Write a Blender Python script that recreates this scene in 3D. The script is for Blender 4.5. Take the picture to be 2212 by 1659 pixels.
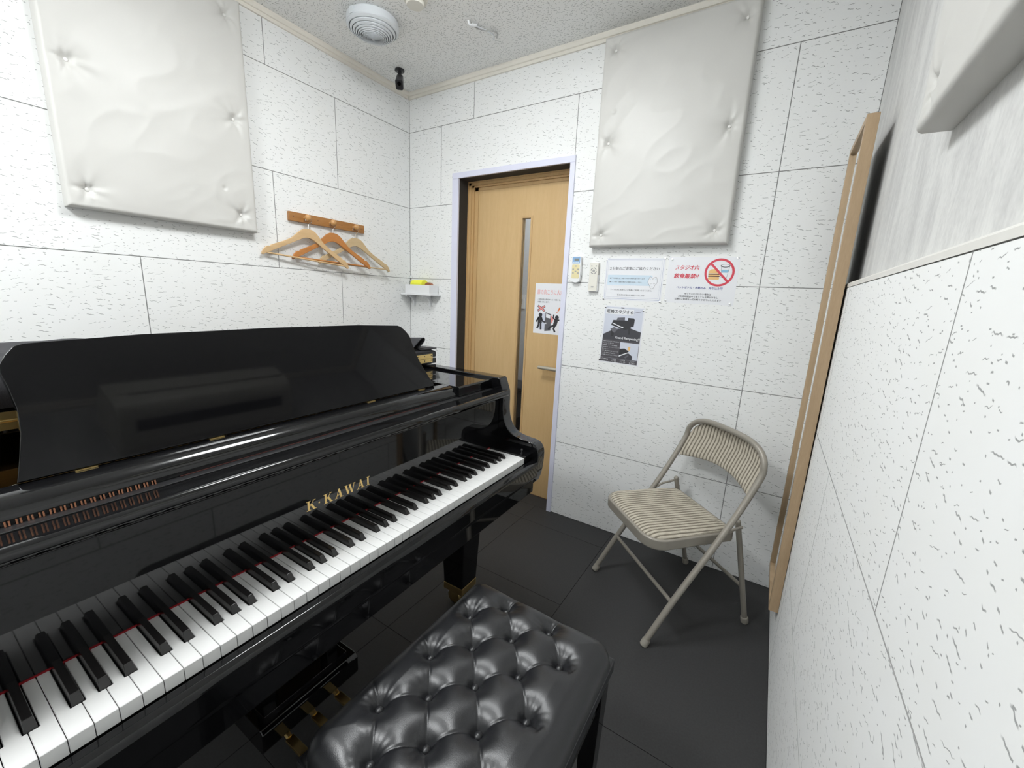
import bpy, bmesh, math, random
from mathutils import Vector, Matrix, noise

for o in list(bpy.data.objects):
    bpy.data.objects.remove(o)
S = bpy.context.scene
COL = S.collection
PI = math.pi
R = math.radians
random.seed(7)

# ------------------------------------------------------------------ camera
W = 2.344          # face of the tiled dado on the mirror wall
WU = 2.374         # papered wall above it
CEIL = 2.50
DEPTH = -3.30      # wall behind the photographer
cd = bpy.data.cameras.new('camera')
cam = bpy.data.objects.new('camera', cd)
COL.objects.link(cam)
cd.sensor_fit = 'HORIZONTAL'
cd.sensor_width = 36.0
cd.lens = 880.8 / 2212 * 36.0
cd.clip_start = 0.01
right = Vector((0.841967, 0.537566, 0.045983))
down = Vector((0.151601, -0.153927, -0.976383))
fwd = Vector((-0.517793, 0.829053, -0.211097))
m = Matrix.Identity(4)
for i in range(3):
    m[i][0] = right[i]; m[i][1] = -down[i]; m[i][2] = -fwd[i]
m.translation = Vector((2.1699, -2.0799, 1.2795))
cam.matrix_world = m
S.camera = cam

# ------------------------------------------------------------------ world, exposure
wd = bpy.data.worlds.new('world'); S.world = wd
wd.use_nodes = True
wd.node_tree.nodes['Background'].inputs[0].default_value = (0.8, 0.85, 0.9, 1)
wd.node_tree.nodes['Background'].inputs[1].default_value = 0.02
S.view_settings.view_transform = 'Standard'
S.view_settings.look = 'None'
S.view_settings.gamma = 1.0
S.view_settings.use_curve_mapping = False
S.view_settings.exposure = 0.0
S.cycles.use_light_tree = False      # few, large lamps
LAMP_POWER = 35.0
LAMP_AT = (1.18, -1.14)
FILL_AT = (0.95, -2.55)  # added fill lamp behind the camera, lifts the lower walls
FILL_POWER = 57.0
CORRIDOR_POWER = 150.0

# ------------------------------------------------------------------ helpers
def link(o, parent=None):
    COL.objects.link(o)
    if parent is not None:
        o.parent = parent
    return o

def finish(me, mat, smooth=40):
    if mat is not None:
        me.materials.append(mat)
    if smooth:
        for p in me.polygons:
            p.use_smooth = True
        me.set_sharp_from_angle(angle=R(smooth))
    me.update()
    return me

def obj(name, me, parent=None, loc=None, rot=None):
    o = bpy.data.objects.new(name, me)
    if me.get('weighted'):
        wm = o.modifiers.new('weighted_normal', 'WEIGHTED_NORMAL'); wm.keep_sharp = True; wm.mode = 'FACE_AREA'; wm.weight = 100
    if loc is not None:
        o.location = loc
    if rot is not None:
        o.rotation_euler = rot
    return link(o, parent)

def empty(name, loc=(0, 0, 0), rz=0.0, mat=None):
    o = bpy.data.objects.new(name, None)
    o.empty_display_size = 0.05
    if mat is not None:
        o.matrix_world = mat
    else:
        o.location = loc; o.rotation_euler = (0, 0, rz)
    return link(o)

def tag(o, label, cat=None, group=None, kind=None):
    if label: o['label'] = label
    if cat: o['category'] = cat
    if group: o['group'] = group
    if kind: o['kind'] = kind
    return o

def frame(origin, u, v):
    u = Vector(u).normalized(); v = Vector(v).normalized(); n = u.cross(v)
    M = Matrix.Identity(4)
    for i in range(3):
        M[i][0] = u[i]; M[i][1] = v[i]; M[i][2] = n[i]
    M.translation = Vector(origin)
    return M

class MB:
    """collects geometry for ONE mesh"""
    def __init__(s): s.v = []; s.f = []
    def add(s, vs, fs):
        k = len(s.v); s.v += [tuple(p) for p in vs]
        s.f += [tuple(i + k for i in f) for f in fs]; return s
    def box(s, lo, hi):
        x0, y0, z0 = lo; x1, y1, z1 = hi
        return s.add([(x0,y0,z0),(x1,y0,z0),(x1,y1,z0),(x0,y1,z0),(x0,y0,z1),(x1,y0,z1),(x1,y1,z1),(x0,y1,z1)],
                     [(0,3,2,1),(4,5,6,7),(0,1,5,4),(1,2,6,5),(2,3,7,6),(3,0,4,7)])
    def prism(s, poly, a, b, axis='y'):
        """poly 2D extruded from a to b along axis"""
        n = len(poly)
        def P(q, t):
            if axis == 'y': return (q[0], t, q[1])
            if axis == 'x': return (t, q[0], q[1])
            return (q[0], q[1], t)
        vs = [P(q, a) for q in poly] + [P(q, b) for q in poly]
        fs = [tuple(range(n)), tuple(range(2*n-1, n-1, -1))]
        for i in range(n):
            j = (i+1) % n
            fs.append((i, i+n, j+n, j))
        return s.add(vs, fs)
    def tube(s, path, r, n=10, cap=True, closed=False):
        path = [Vector(p) for p in path]
        rr = r if isinstance(r, (list, tuple)) else [r]*len(path)
        k0 = len(s.v); m = len(path)
        up = Vector((0.123, 0.31, 0.94)).normalized()
        prev = None
        for i, p in enumerate(path):
            if closed: t = path[(i+1) % m] - path[i-1]
            else: t = path[min(i+1, m-1)] - path[max(i-1, 0)]
            t.normalize()
            if prev is None:
                a = t.cross(up)
                if a.length < 1e-3: a = t.cross(Vector((1,0,0)))
            else:
                a = prev - t * prev.dot(t)
            a.normalize(); prev = a
            b = t.cross(a)
            for j in range(n):
                q = 2*PI*j/n
                s.v.append(tuple(p + (a*math.cos(q) + b*math.sin(q))*rr[i]))
        for i in range(m if closed else m-1):
            i2 = (i+1) % m
            for j in range(n):
                j2 = (j+1) % n
                s.f.append((k0+i*n+j, k0+i*n+j2, k0+i2*n+j2, k0+i2*n+j))
        if cap and not closed:
            s.f.append(tuple(k0+j for j in range(n-1, -1, -1)))
            s.f.append(tuple(k0+(m-1)*n+j for j in range(n)))
        return s
    def lathe(s, prof, n=32, c=(0, 0, 0), axis='z'):
        k0 = len(s.v); m = len(prof)
        for r, z in prof:
            for j in range(n):
                q = 2*PI*j/n
                a, b = r*math.cos(q), r*math.sin(q)
                if axis == 'z': p = (c[0]+a, c[1]+b, c[2]+z)
                elif axis == 'x': p = (c[0]+z, c[1]+a, c[2]+b)
                else: p = (c[0]+b, c[1]+z, c[2]+a)
                s.v.append(p)
        for i in range(m-1):
            for j in range(n):
                j2 = (j+1) % n
                s.f.append((k0+i*n+j, k0+i*n+j2, k0+(i+1)*n+j2, k0+(i+1)*n+j))
        if prof[0][0] > 1e-6: s.f.append(tuple(k0+j for j in range(n-1, -1, -1)))
        if prof[-1][0] > 1e-6: s.f.append(tuple(k0+(m-1)*n+j for j in range(n)))
        return s
    def ball(s, c, r, n=16):
        prof = [(max(r*math.sin(PI*i/8), 1e-5 if i in (0, 8) else 0), -r*math.cos(PI*i/8)) for i in range(9)]
        return s.lathe(prof, n, c)
    def mesh(s, name, mat, smooth=40, bevel=0, seg=2, merge=True):
        me = bpy.data.meshes.new(name)
        me.from_pydata(s.v, [], s.f)
        bm = bmesh.new(); bm.from_mesh(me)
        if merge: bmesh.ops.remove_doubles(bm, verts=bm.verts, dist=1e-6)
        bmesh.ops.recalc_face_normals(bm, faces=bm.faces)
        if bevel:
            es = [e for e in bm.edges if e.is_manifold and e.calc_face_angle(0) > R(25)]
            bmesh.ops.bevel(bm, geom=es, offset=bevel, segments=seg, affect='EDGES', profile=0.5, clamp_overlap=True)
        bm.to_mesh(me); bm.free()
        finish(me, mat, smooth)
        if smooth: me['weighted'] = True
        return me
    def build(s, name, mat, parent=None, smooth=40, bevel=0, seg=2, loc=None, rot=None):
        return obj(name, s.mesh(name, mat, smooth, bevel, seg), parent, loc, rot)

def box(name, lo, hi, mat, parent=None, bevel=0.0, seg=2):
    return MB().box(lo, hi).build(name, mat, parent, bevel=bevel, seg=seg)

def spline(pts, per=8, closed=False):
    """Catmull-Rom through points of any dimension"""
    P = [Vector(p) for p in pts]; n = len(P); out = []
    for i in range(n if closed else n-1):
        p0 = P[i-1] if (closed or i > 0) else P[0]
        p1 = P[i]; p2 = P[(i+1) % n]
        p3 = P[(i+2) % n] if (closed or i+2 < n) else P[-1]
        for k in range(per):
            t = k/per
            out.append(0.5*((2*p1) + (p2-p0)*t + (2*p0-5*p1+4*p2-p3)*t*t + (3*p1-p0-3*p2+p3)*t**3))
    if not closed: out.append(P[-1])
    return out

def offset_poly(poly, d):
    """miter offset of a simple polygon, inwards for d > 0 when counter-clockwise"""
    n = len(poly); A = sum(poly[i][0]*poly[(i+1) % n][1] - poly[(i+1) % n][0]*poly[i][1] for i in range(n))
    sgn = 1 if A > 0 else -1; out = []
    for i in range(n):
        p0, p1, p2 = Vector(poly[i-1]), Vector(poly[i]), Vector(poly[(i+1) % n])
        a = (p1-p0).normalized(); b = (p2-p1).normalized()
        na = Vector((-a.y, a.x))*sgn; nb = Vector((-b.y, b.x))*sgn
        k = na + nb
        k = k / max(k.dot(na), 0.2) if k.length > 1e-6 else na
        out.append(p1 + k*d)
    return [(q.x, q.y) for q in out]

def copy_tree(o, parent=None):
    c = o.copy(); COL.objects.link(c); c.parent = parent
    for ch in list(o.children):
        copy_tree(ch, c)
    return c

# ------------------------------------------------------------------ materials
def new_mat(name):
    mt = bpy.data.materials.new(name); mt.use_nodes = True
    nt = mt.node_tree; b = nt.nodes['Principled BSDF']
    return mt, nt, b

def N(nt, kind, **kw):
    n = nt.nodes.new(kind)
    for k, v in kw.items():
        if k == 'ins':
            for a, c in v.items(): n.inputs[a].default_value = c
        else: setattr(n, k, v)
    return n

def setb(b, color=None, rough=None, metal=None, spec=None, ior=None, coat=None, emit=None, estr=None):
    I = b.inputs
    if color is not None: I['Base Color'].default_value = (*color, 1)
    if rough is not None: I['Roughness'].default_value = rough
    if metal is not None: I['Metallic'].default_value = metal
    if spec is not None: I['Specular IOR Level'].default_value = spec
    if ior is not None: I['IOR'].default_value = ior
    if coat is not None: I['Coat Weight'].default_value = coat
    if emit is not None: I['Emission Color'].default_value = (*emit, 1)
    if estr is not None: I['Emission Strength'].default_value = estr

def plain(name, color, rough=0.5, metal=0.0, var=0.03, vscale=30.0, bump=0.0, bscale=200.0, spec=None, ior=None, coat=None):
    """procedural plain material: base colour with slight noise mottling and optional fine relief"""
    mt, nt, b = new_mat(name)
    setb(b, color, rough, metal, spec, ior, coat)
    tc = N(nt, 'ShaderNodeTexCoord')
    if var:
        nz = N(nt, 'ShaderNodeTexNoise', ins={'Scale': vscale, 'Detail': 3.0})
        nt.links.new(tc.outputs['Object'], nz.inputs['Vector'])
        mx = N(nt, 'ShaderNodeMix', data_type='RGBA')
        mx.inputs[6].default_value = (*[max(c*(1-var), 0) for c in color], 1)
        mx.inputs[7].default_value = (*[min(c*(1+var), 1) for c in color], 1)
        nt.links.new(nz.outputs['Fac'], mx.inputs[0])
        nt.links.new(mx.outputs[2], b.inputs['Base Color'])
    if bump:
        n2 = N(nt, 'ShaderNodeTexNoise', ins={'Scale': bscale, 'Detail': 2.0})
        nt.links.new(tc.outputs['Object'], n2.inputs['Vector'])
        bp = N(nt, 'ShaderNodeBump', ins={'Strength': bump, 'Distance': 0.002})
        nt.links.new(n2.outputs['Fac'], bp.inputs['Height'])
        nt.links.new(bp.outputs['Normal'], b.inputs['Normal'])
    return mt

def math_node(nt, op, a, b=None, c=None):
    n = N(nt, 'ShaderNodeMath', operation=op)
    for i, x in enumerate((a, b, c)):
        if x is None: continue
        if isinstance(x, (int, float)): n.inputs[i].default_value = x
        else: nt.links.new(x, n.inputs[i])
    return n.outputs[0]

def fissured(name, base, dark, layers, vary=True):
    """mineral-fibre board: short wavy fissures and pin holes, one per Voronoi cell, running along the board.
    layers: (cells per metre along, across, min half length, extra half length, min half thickness, extra, wave height, slope, share)"""
    mt, nt, b = new_mat(name)
    setb(b, base, 0.85, spec=0.25)
    tc = N(nt, 'ShaderNodeTexCoord'); oi = N(nt, 'ShaderNodeObjectInfo')
    cmb = N(nt, 'ShaderNodeCombineXYZ')
    nt.links.new(math_node(nt, 'MULTIPLY', oi.outputs['Random'], 37.0), cmb.inputs[0])
    nt.links.new(math_node(nt, 'MULTIPLY', oi.outputs['Random'], 91.0), cmb.inputs[1])
    ad = N(nt, 'ShaderNodeVectorMath', operation='ADD')
    nt.links.new(tc.outputs['Object'], ad.inputs[0]); nt.links.new(cmb.outputs[0], ad.inputs[1])
    def below(v, edge):
        """1 where v < edge, soft rim; edge is a socket"""
        mr = N(nt, 'ShaderNodeMapRange', interpolation_type='SMOOTHSTEP')
        nt.links.new(math_node(nt, 'MULTIPLY', edge, 0.6), mr.inputs['From Min'])
        nt.links.new(math_node(nt, 'MULTIPLY', edge, 1.25), mr.inputs['From Max'])
        mr.inputs['To Min'].default_value = 1.0; mr.inputs['To Max'].default_value = 0.0
        nt.links.new(v, mr.inputs['Value']); return mr.outputs[0]
    mask = None
    for k, (su, sv, l0, l1, t0, t1, wv, slp, share) in enumerate(layers):
        mp = N(nt, 'ShaderNodeMapping'); mp.inputs['Scale'].default_value = (su, sv, 1.0); mp.inputs['Location'].default_value = (13.7*k, 5.1*k, 0)
        nt.links.new(ad.outputs[0], mp.inputs['Vector'])
        vo = N(nt, 'ShaderNodeTexVoronoi', voronoi_dimensions='2D', ins={'Scale': 1.0, 'Randomness': 0.9})
        nt.links.new(mp.outputs[0], vo.inputs['Vector'])
        df = N(nt, 'ShaderNodeVectorMath', operation='SUBTRACT')
        nt.links.new(mp.outputs[0], df.inputs[0]); nt.links.new(vo.outputs['Position'], df.inputs[1])
        sx = N(nt, 'ShaderNodeSeparateXYZ'); nt.links.new(df.outputs[0], sx.inputs[0])
        sc3 = N(nt, 'ShaderNodeSeparateColor'); nt.links.new(vo.outputs['Color'], sc3.inputs[0])
        r1_, r2_, r3_ = sc3.outputs
        du = math_node(nt, 'DIVIDE', sx.outputs[0], su); dv = math_node(nt, 'DIVIDE', sx.outputs[1], sv)
        ph = math_node(nt, 'MULTIPLY_ADD', du, 430.0, math_node(nt, 'MULTIPLY', r3_, 20.0))
        w1 = math_node(nt, 'MULTIPLY', math_node(nt, 'SINE', ph), math_node(nt, 'MULTIPLY', r3_, wv*1.6))
        w2 = math_node(nt, 'MULTIPLY', math_node(nt, 'SINE', math_node(nt, 'MULTIPLY_ADD', du, 870.0, math_node(nt, 'MULTIPLY', r1_, 20.0))), wv*0.35)
        sl = math_node(nt, 'MULTIPLY', du, math_node(nt, 'MULTIPLY', math_node(nt, 'SUBTRACT', r2_, 0.5), slp))
        yy = math_node(nt, 'ABSOLUTE', math_node(nt, 'ADD', math_node(nt, 'ADD', dv, w1), math_node(nt, 'ADD', w2, sl)))
        tt = math_node(nt, 'MULTIPLY_ADD', r2_, t1, t0)
        ll = math_node(nt, 'MULTIPLY_ADD', math_node(nt, 'MULTIPLY', r1_, r1_), l1, l0)
        mk = math_node(nt, 'MULTIPLY', below(yy, tt), below(math_node(nt, 'ABSOLUTE', du), ll))
        mk = math_node(nt, 'MULTIPLY', mk, math_node(nt, 'LESS_THAN', r3_, share))
        mask = mk if mask is None else math_node(nt, 'MAXIMUM', mask, mk)
    n3 = N(nt, 'ShaderNodeTexNoise', ins={'Scale': 9.0, 'Detail': 1.0}); nt.links.new(ad.outputs[0], n3.inputs['Vector'])
    tint = N(nt, 'ShaderNodeMix', data_type='RGBA')
    tint.inputs[6].default_value = (base[0]*0.98, base[1]*0.975, base[2]*0.955, 1)
    tint.inputs[7].default_value = (*base, 1)
    nt.links.new(n3.outputs['Fac'], tint.inputs[0])
    mx = N(nt, 'ShaderNodeMix', data_type='RGBA')
    nt.links.new(mask, mx.inputs[0]); nt.links.new(tint.outputs[2], mx.inputs[6])
    mx.inputs[7].default_value = (*dark, 1)
    nt.links.new(mx.outputs[2], b.inputs['Base Color'])
    return mt

def wood(name, c0, c1, axis='z', scale=1.0, rough=0.4, coat=0.0, ring=26.0):
    mt, nt, b = new_mat(name)
    setb(b, c0, rough, coat=coat)
    tc = N(nt, 'ShaderNodeTexCoord'); mp = N(nt, 'ShaderNodeMapping')
    sc = {'x': (1.2, 14, 14), 'y': (14, 1.2, 14), 'z': (14, 14, 1.2)}[axis]
    mp.inputs['Scale'].default_value = tuple(s*scale for s in sc)
    nt.links.new(tc.outputs['Object'], mp.inputs['Vector'])
    n1 = N(nt, 'ShaderNodeTexNoise', ins={'Scale': 2.5, 'Detail': 6.0, 'Roughness': 0.65, 'Distortion': 0.6})
    nt.links.new(mp.outputs[0], n1.inputs['Vector'])
    n2 = N(nt, 'ShaderNodeTexNoise', ins={'Scale': ring, 'Detail': 3.0})
    nt.links.new(mp.outputs[0], n2.inputs['Vector'])
    s = math_node(nt, 'ADD', math_node(nt, 'MULTIPLY', n1.outputs['Fac'], 0.65), math_node(nt, 'MULTIPLY', n2.outputs['Fac'], 0.35))
    rp = N(nt, 'ShaderNodeMapRange'); rp.inputs['From Min'].default_value = 0.33; rp.inputs['From Max'].default_value = 0.67
    nt.links.new(s, rp.inputs['Value'])
    mx = N(nt, 'ShaderNodeMix', data_type='RGBA')
    mx.inputs[6].default_value = (*c1, 1); mx.inputs[7].default_value = (*c0, 1)
    nt.links.new(rp.outputs[0], mx.inputs[0]); nt.links.new(mx.outputs[2], b.inputs['Base Color'])
    bp = N(nt, 'ShaderNodeBump', ins={'Strength': 0.12, 'Distance': 0.001})
    nt.links.new(s, bp.inputs['Height']); nt.links.new(bp.outputs['Normal'], b.inputs['Normal'])
    return mt

M = {}
M['tile'] = fissured('fissured_board', (0.85, 0.86, 0.86), (0.35, 0.355, 0.35),
    [(31, 52, 0.0022, 0.0110, 0.0005, 0.0008, 0.0011, 0.8, 0.74), (40, 62, 0.0011, 0.0022, 0.0006, 0.0007, 0.0003, 0.8, 0.55)])
M['ceil'] = fissured('ceiling_board', (0.90, 0.905, 0.90), (0.36, 0.365, 0.36),
    [(62, 84, 0.0018, 0.0060, 0.0008, 0.0007, 0.0008, 2.0, 0.85), (70, 78, 0.0010, 0.0012, 0.0008, 0.0006, 0.0, 1.0, 0.6)])
M['joint'] = plain('joint_grey', (0.30, 0.30, 0.295), 0.9)
M['mat'] = plain('rubber_mat', (0.036, 0.036, 0.0365), 0.62, var=0.25, vscale=160, bump=0.25, bscale=600, spec=0.35)
M['matjoint'] = plain('rubber_joint', (0.014, 0.014, 0.014), 0.9)
M['cream'] = plain('cream_trim', (0.79, 0.755, 0.68), 0.45)
M['capwhite'] = plain('ledge_cap', (0.72, 0.71, 0.67), 0.4)
M['casing'] = plain('vinyl_casing', (0.70, 0.71, 0.84), 0.35, var=0.01)
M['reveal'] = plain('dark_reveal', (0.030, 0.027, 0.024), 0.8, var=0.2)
M['door'] = wood('door_maple', (0.63, 0.435, 0.215), (0.57, 0.38, 0.175), 'z', 1.0, 0.38)
M['doorframe'] = wood('door_frame_maple', (0.60, 0.405, 0.195), (0.52, 0.335, 0.15), 'z', 1.3, 0.38)
M['vinyl'] = plain('cream_leatherette', (0.60, 0.592, 0.565), 0.42, var=0.02, vscale=8, bump=0.06, bscale=900)
M['tack'] = plain('covered_tack', (0.74, 0.73, 0.70), 0.35)
M['black'] = plain('black_polyester', (0.0035, 0.0035, 0.004), 0.035, var=0.0, spec=0.5, ior=1.52)
M['blackdesk'] = plain('black_polyester_desk', (0.0035, 0.0035, 0.004), 0.05, var=0.0, ior=1.33)
M['blacksoft'] = plain('black_satin', (0.010, 0.010, 0.011), 0.38, var=0.1)
M['ivory'] = plain('white_key_acrylic', (0.70, 0.70, 0.69), 0.16, var=0.01, ior=1.49)
M['keyfront'] = plain('key_side', (0.62, 0.60, 0.55), 0.5)
M['ebony'] = plain('black_key', (0.010, 0.009, 0.009), 0.22, var=0.1, bump=0.05, bscale=500)
M['felt'] = plain('red_felt', (0.30, 0.006, 0.012), 0.95, var=0.2, vscale=400)
M['brass'] = plain('brass', (0.72, 0.53, 0.22), 0.30, 1.0, var=0.08)
M['gold'] = plain('gold_leaf', (0.92, 0.66, 0.26), 0.33, 0.85, var=0.08, vscale=200)
M['plate'] = plain('gilt_iron_plate', (0.17, 0.105, 0.035), 0.42, 0.7, var=0.12)
M['pinmetal'] = plain('pin_steel', (0.75, 0.72, 0.66), 0.3, 0.6)
M['copper'] = plain('copper_reflection', (0.30, 0.135, 0.075), 0.4, 0.7)  # tint of the reflected ticks below the desk rail
M['felt_and_reflection'] = plain('dark_red_felt_and_reflection', (0.045, 0.008, 0.005), 0.95, var=0.5, vscale=60)  # pin felt, and the strip that stands for reflected felt
M['steel'] = plain('steel', (0.65, 0.65, 0.65), 0.25, 1.0)
M['chrome'] = plain('chrome', (0.8, 0.8, 0.8), 0.12, 1.0, var=0)
M['cloth'] = plain('black_cover_cloth', (0.016, 0.016, 0.019), 0.8, var=0.2, bump=0.4, bscale=900)
M['clothback'] = plain('grey_cover_lining', (0.10, 0.10, 0.115), 0.85, var=0.1, bump=0.4, bscale=900)
M['white'] = plain('white_plastic', (0.80, 0.81, 0.82), 0.35, var=0.01)
M['offwhite'] = plain('offwhite_plastic', (0.76, 0.74, 0.67), 0.4, var=0.01)
M['ventwhite'] = plain('vent_plastic', (0.66, 0.69, 0.72), 0.42, var=0.02)
M['ventslot'] = plain('vent_slot', (0.10, 0.11, 0.12), 0.7)
M['camblack'] = plain('camera_black', (0.018, 0.018, 0.022), 0.35)
M['camgrey'] = plain('camera_grey', (0.045, 0.045, 0.05), 0.4)
M['paper'] = plain('paper', (0.80, 0.81, 0.84), 0.28, var=0.01)
M['ink'] = plain('ink_black', (0.03, 0.03, 0.035), 0.5, var=0)
M['inkgrey'] = plain('ink_grey', (0.10, 0.10, 0.11), 0.5, var=0)
M['inkred'] = plain('ink_red', (0.62, 0.045, 0.075), 0.45, var=0)
M['inkblue'] = plain('ink_blue', (0.055, 0.07, 0.30), 0.5, var=0)
M['lineblue'] = plain('print_slate_blue', (0.22, 0.27, 0.48), 0.5, var=0)
M['lightblue'] = plain('print_pale_blue', (0.60, 0.72, 0.82), 0.5, var=0)
M['pinkred'] = plain('print_salmon', (0.80, 0.30, 0.28), 0.5, var=0)
M['orange'] = plain('print_orange', (0.70, 0.20, 0.07), 0.5, var=0)
M['bun'] = plain('print_bun', (0.80, 0.50, 0.20), 0.5, var=0)
M['brown'] = plain('print_brown', (0.12, 0.05, 0.035), 0.5, var=0)
M['cupblue'] = plain('print_cup_blue', (0.25, 0.50, 0.68), 0.5, var=0)
M['flyer'] = plain('print_charcoal', (0.085, 0.08, 0.09), 0.4, var=0)
M['flyerwall'] = plain('print_pale_lavender', (0.62, 0.65, 0.74), 0.4, var=0)
M['flyerfloor'] = plain('print_dark_floor', (0.055, 0.055, 0.065), 0.4, var=0)
M['flyergrey'] = plain('print_mid_grey', (0.13, 0.13, 0.15), 0.4, var=0)
M['ash'] = wood('ash_wood', (0.66, 0.46, 0.25), (0.55, 0.36, 0.18), 'y', 2.0, 0.4)
M['honey'] = wood('honey_wood', (0.52, 0.22, 0.06), (0.42, 0.16, 0.04), 'y', 2.0, 0.33)
M['birch'] = wood('birch_wood', (0.58, 0.44, 0.26), (0.50, 0.37, 0.21), 'y', 2.0, 0.45)
M['rackwood'] = wood('rack_wood', (0.43, 0.205, 0.065), (0.30, 0.13, 0.035), 'y', 1.6, 0.4)
M['knobwood'] = wood('knob_wood', (0.56, 0.31, 0.12), (0.48, 0.25, 0.09), 'y', 2.0, 0.25)
M['oakveneer'] = wood('oak_veneer', (0.45, 0.325, 0.20), (0.36, 0.25, 0.145), 'z', 1.5, 0.45)
M['chairmetal'] = plain('chair_enamel', (0.29, 0.268, 0.23), 0.38, 0.15, var=0.06)
M['chairfoot'] = plain('chair_foot_rubber', (0.30, 0.28, 0.24), 0.6)
M['leather'] = None
M['mirror'] = plain('mirror_glass', (0.88, 0.90, 0.90), 0.012, 1.0, var=0)
M['mirrorback'] = plain('mirror_backing', (0.035, 0.030, 0.026), 0.8)
M['yellow'] = plain('fluorescent_yellow', (0.86, 0.86, 0.06), 0.4, var=0.02)
M['coppertape'] = plain('brown_tape', (0.34, 0.12, 0.06), 0.3, 0.1)
M['lcdblue'] = plain('remote_blue', (0.24, 0.40, 0.62), 0.35, var=0)
M['lcd'] = plain('remote_lcd', (0.20, 0.22, 0.20), 0.2, var=0)
M['remyellow'] = plain('remote_cream', (0.74, 0.66, 0.38), 0.4, var=0.01)
M['remgrey'] = plain('remote_button_grey', (0.36, 0.36, 0.35), 0.5, var=0)
M['corrwall'] = plain('corridor_wall', (0.60, 0.61, 0.64), 0.8)
M['corrfloor'] = wood('corridor_floor', (0.22, 0.10, 0.05), (0.15, 0.07, 0.035), 'x', 1.0, 0.4)
M['satin'] = plain('satin_nickel', (0.42, 0.385, 0.31), 0.5, 0.25, var=0.03)

# leather with pebble grain
mt, nt, b = new_mat('black_leatherette'); setb(b, (0.0085, 0.0090, 0.0108), 0.36, ior=1.6)
tc = N(nt, 'ShaderNodeTexCoord')
vo = N(nt, 'ShaderNodeTexVoronoi', feature='DISTANCE_TO_EDGE', ins={'Scale': 420.0})
nt.links.new(tc.outputs['Object'], vo.inputs['Vector'])
bp = N(nt, 'ShaderNodeBump', ins={'Strength': 0.16, 'Distance': 0.0010})
nt.links.new(vo.outputs['Distance'], bp.inputs['Height']); nt.links.new(bp.outputs['Normal'], b.inputs['Normal'])
M['leather'] = mt

# papered wall: pale concrete print with vertical streaks and a plaster-like relief
mt, nt, b = new_mat('concrete_wallpaper'); setb(b, (0.6, 0.6, 0.59), 0.8, spec=0.25)
tc = N(nt, 'ShaderNodeTexCoord')
mp = N(nt, 'ShaderNodeMapping'); mp.inputs['Scale'].default_value = (1, 9, 2.2)
nt.links.new(tc.outputs['Object'], mp.inputs['Vector'])
n1 = N(nt, 'ShaderNodeTexNoise', ins={'Scale': 2.2, 'Detail': 7.0, 'Roughness': 0.62})
nt.links.new(mp.outputs[0], n1.inputs['Vector'])
mp2 = N(nt, 'ShaderNodeMapping'); mp2.inputs['Scale'].default_value = (1, 45, 26)
nt.links.new(tc.outputs['Object'], mp2.inputs['Vector'])
n2 = N(nt, 'ShaderNodeTexNoise', ins={'Scale': 3.0, 'Detail': 4.0})
nt.links.new(mp2.outputs[0], n2.inputs['Vector'])
s = math_node(nt, 'ADD', math_node(nt, 'MULTIPLY', n1.outputs['Fac'], 0.7), math_node(nt, 'MULTIPLY', n2.outputs['Fac'], 0.3))
rp = N(nt, 'ShaderNodeMapRange'); rp.inputs['From Min'].default_value = 0.36; rp.inputs['From Max'].default_value = 0.6
nt.links.new(s, rp.inputs['Value'])
mx = N(nt, 'ShaderNodeMix', data_type='RGBA')
mx.inputs[6].default_value = (0.52, 0.52, 0.515, 1); mx.inputs[7].default_value = (0.67, 0.67, 0.655, 1)
nt.links.new(rp.outputs[0], mx.inputs[0]); nt.links.new(mx.outputs[2], b.inputs['Base Color'])
bp = N(nt, 'ShaderNodeBump', ins={'Strength': 0.5, 'Distance': 0.0015})
nt.links.new(n2.outputs['Fac'], bp.inputs['Height']); nt.links.new(bp.outputs['Normal'], b.inputs['Normal'])
M['paperwall'] = mt

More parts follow.
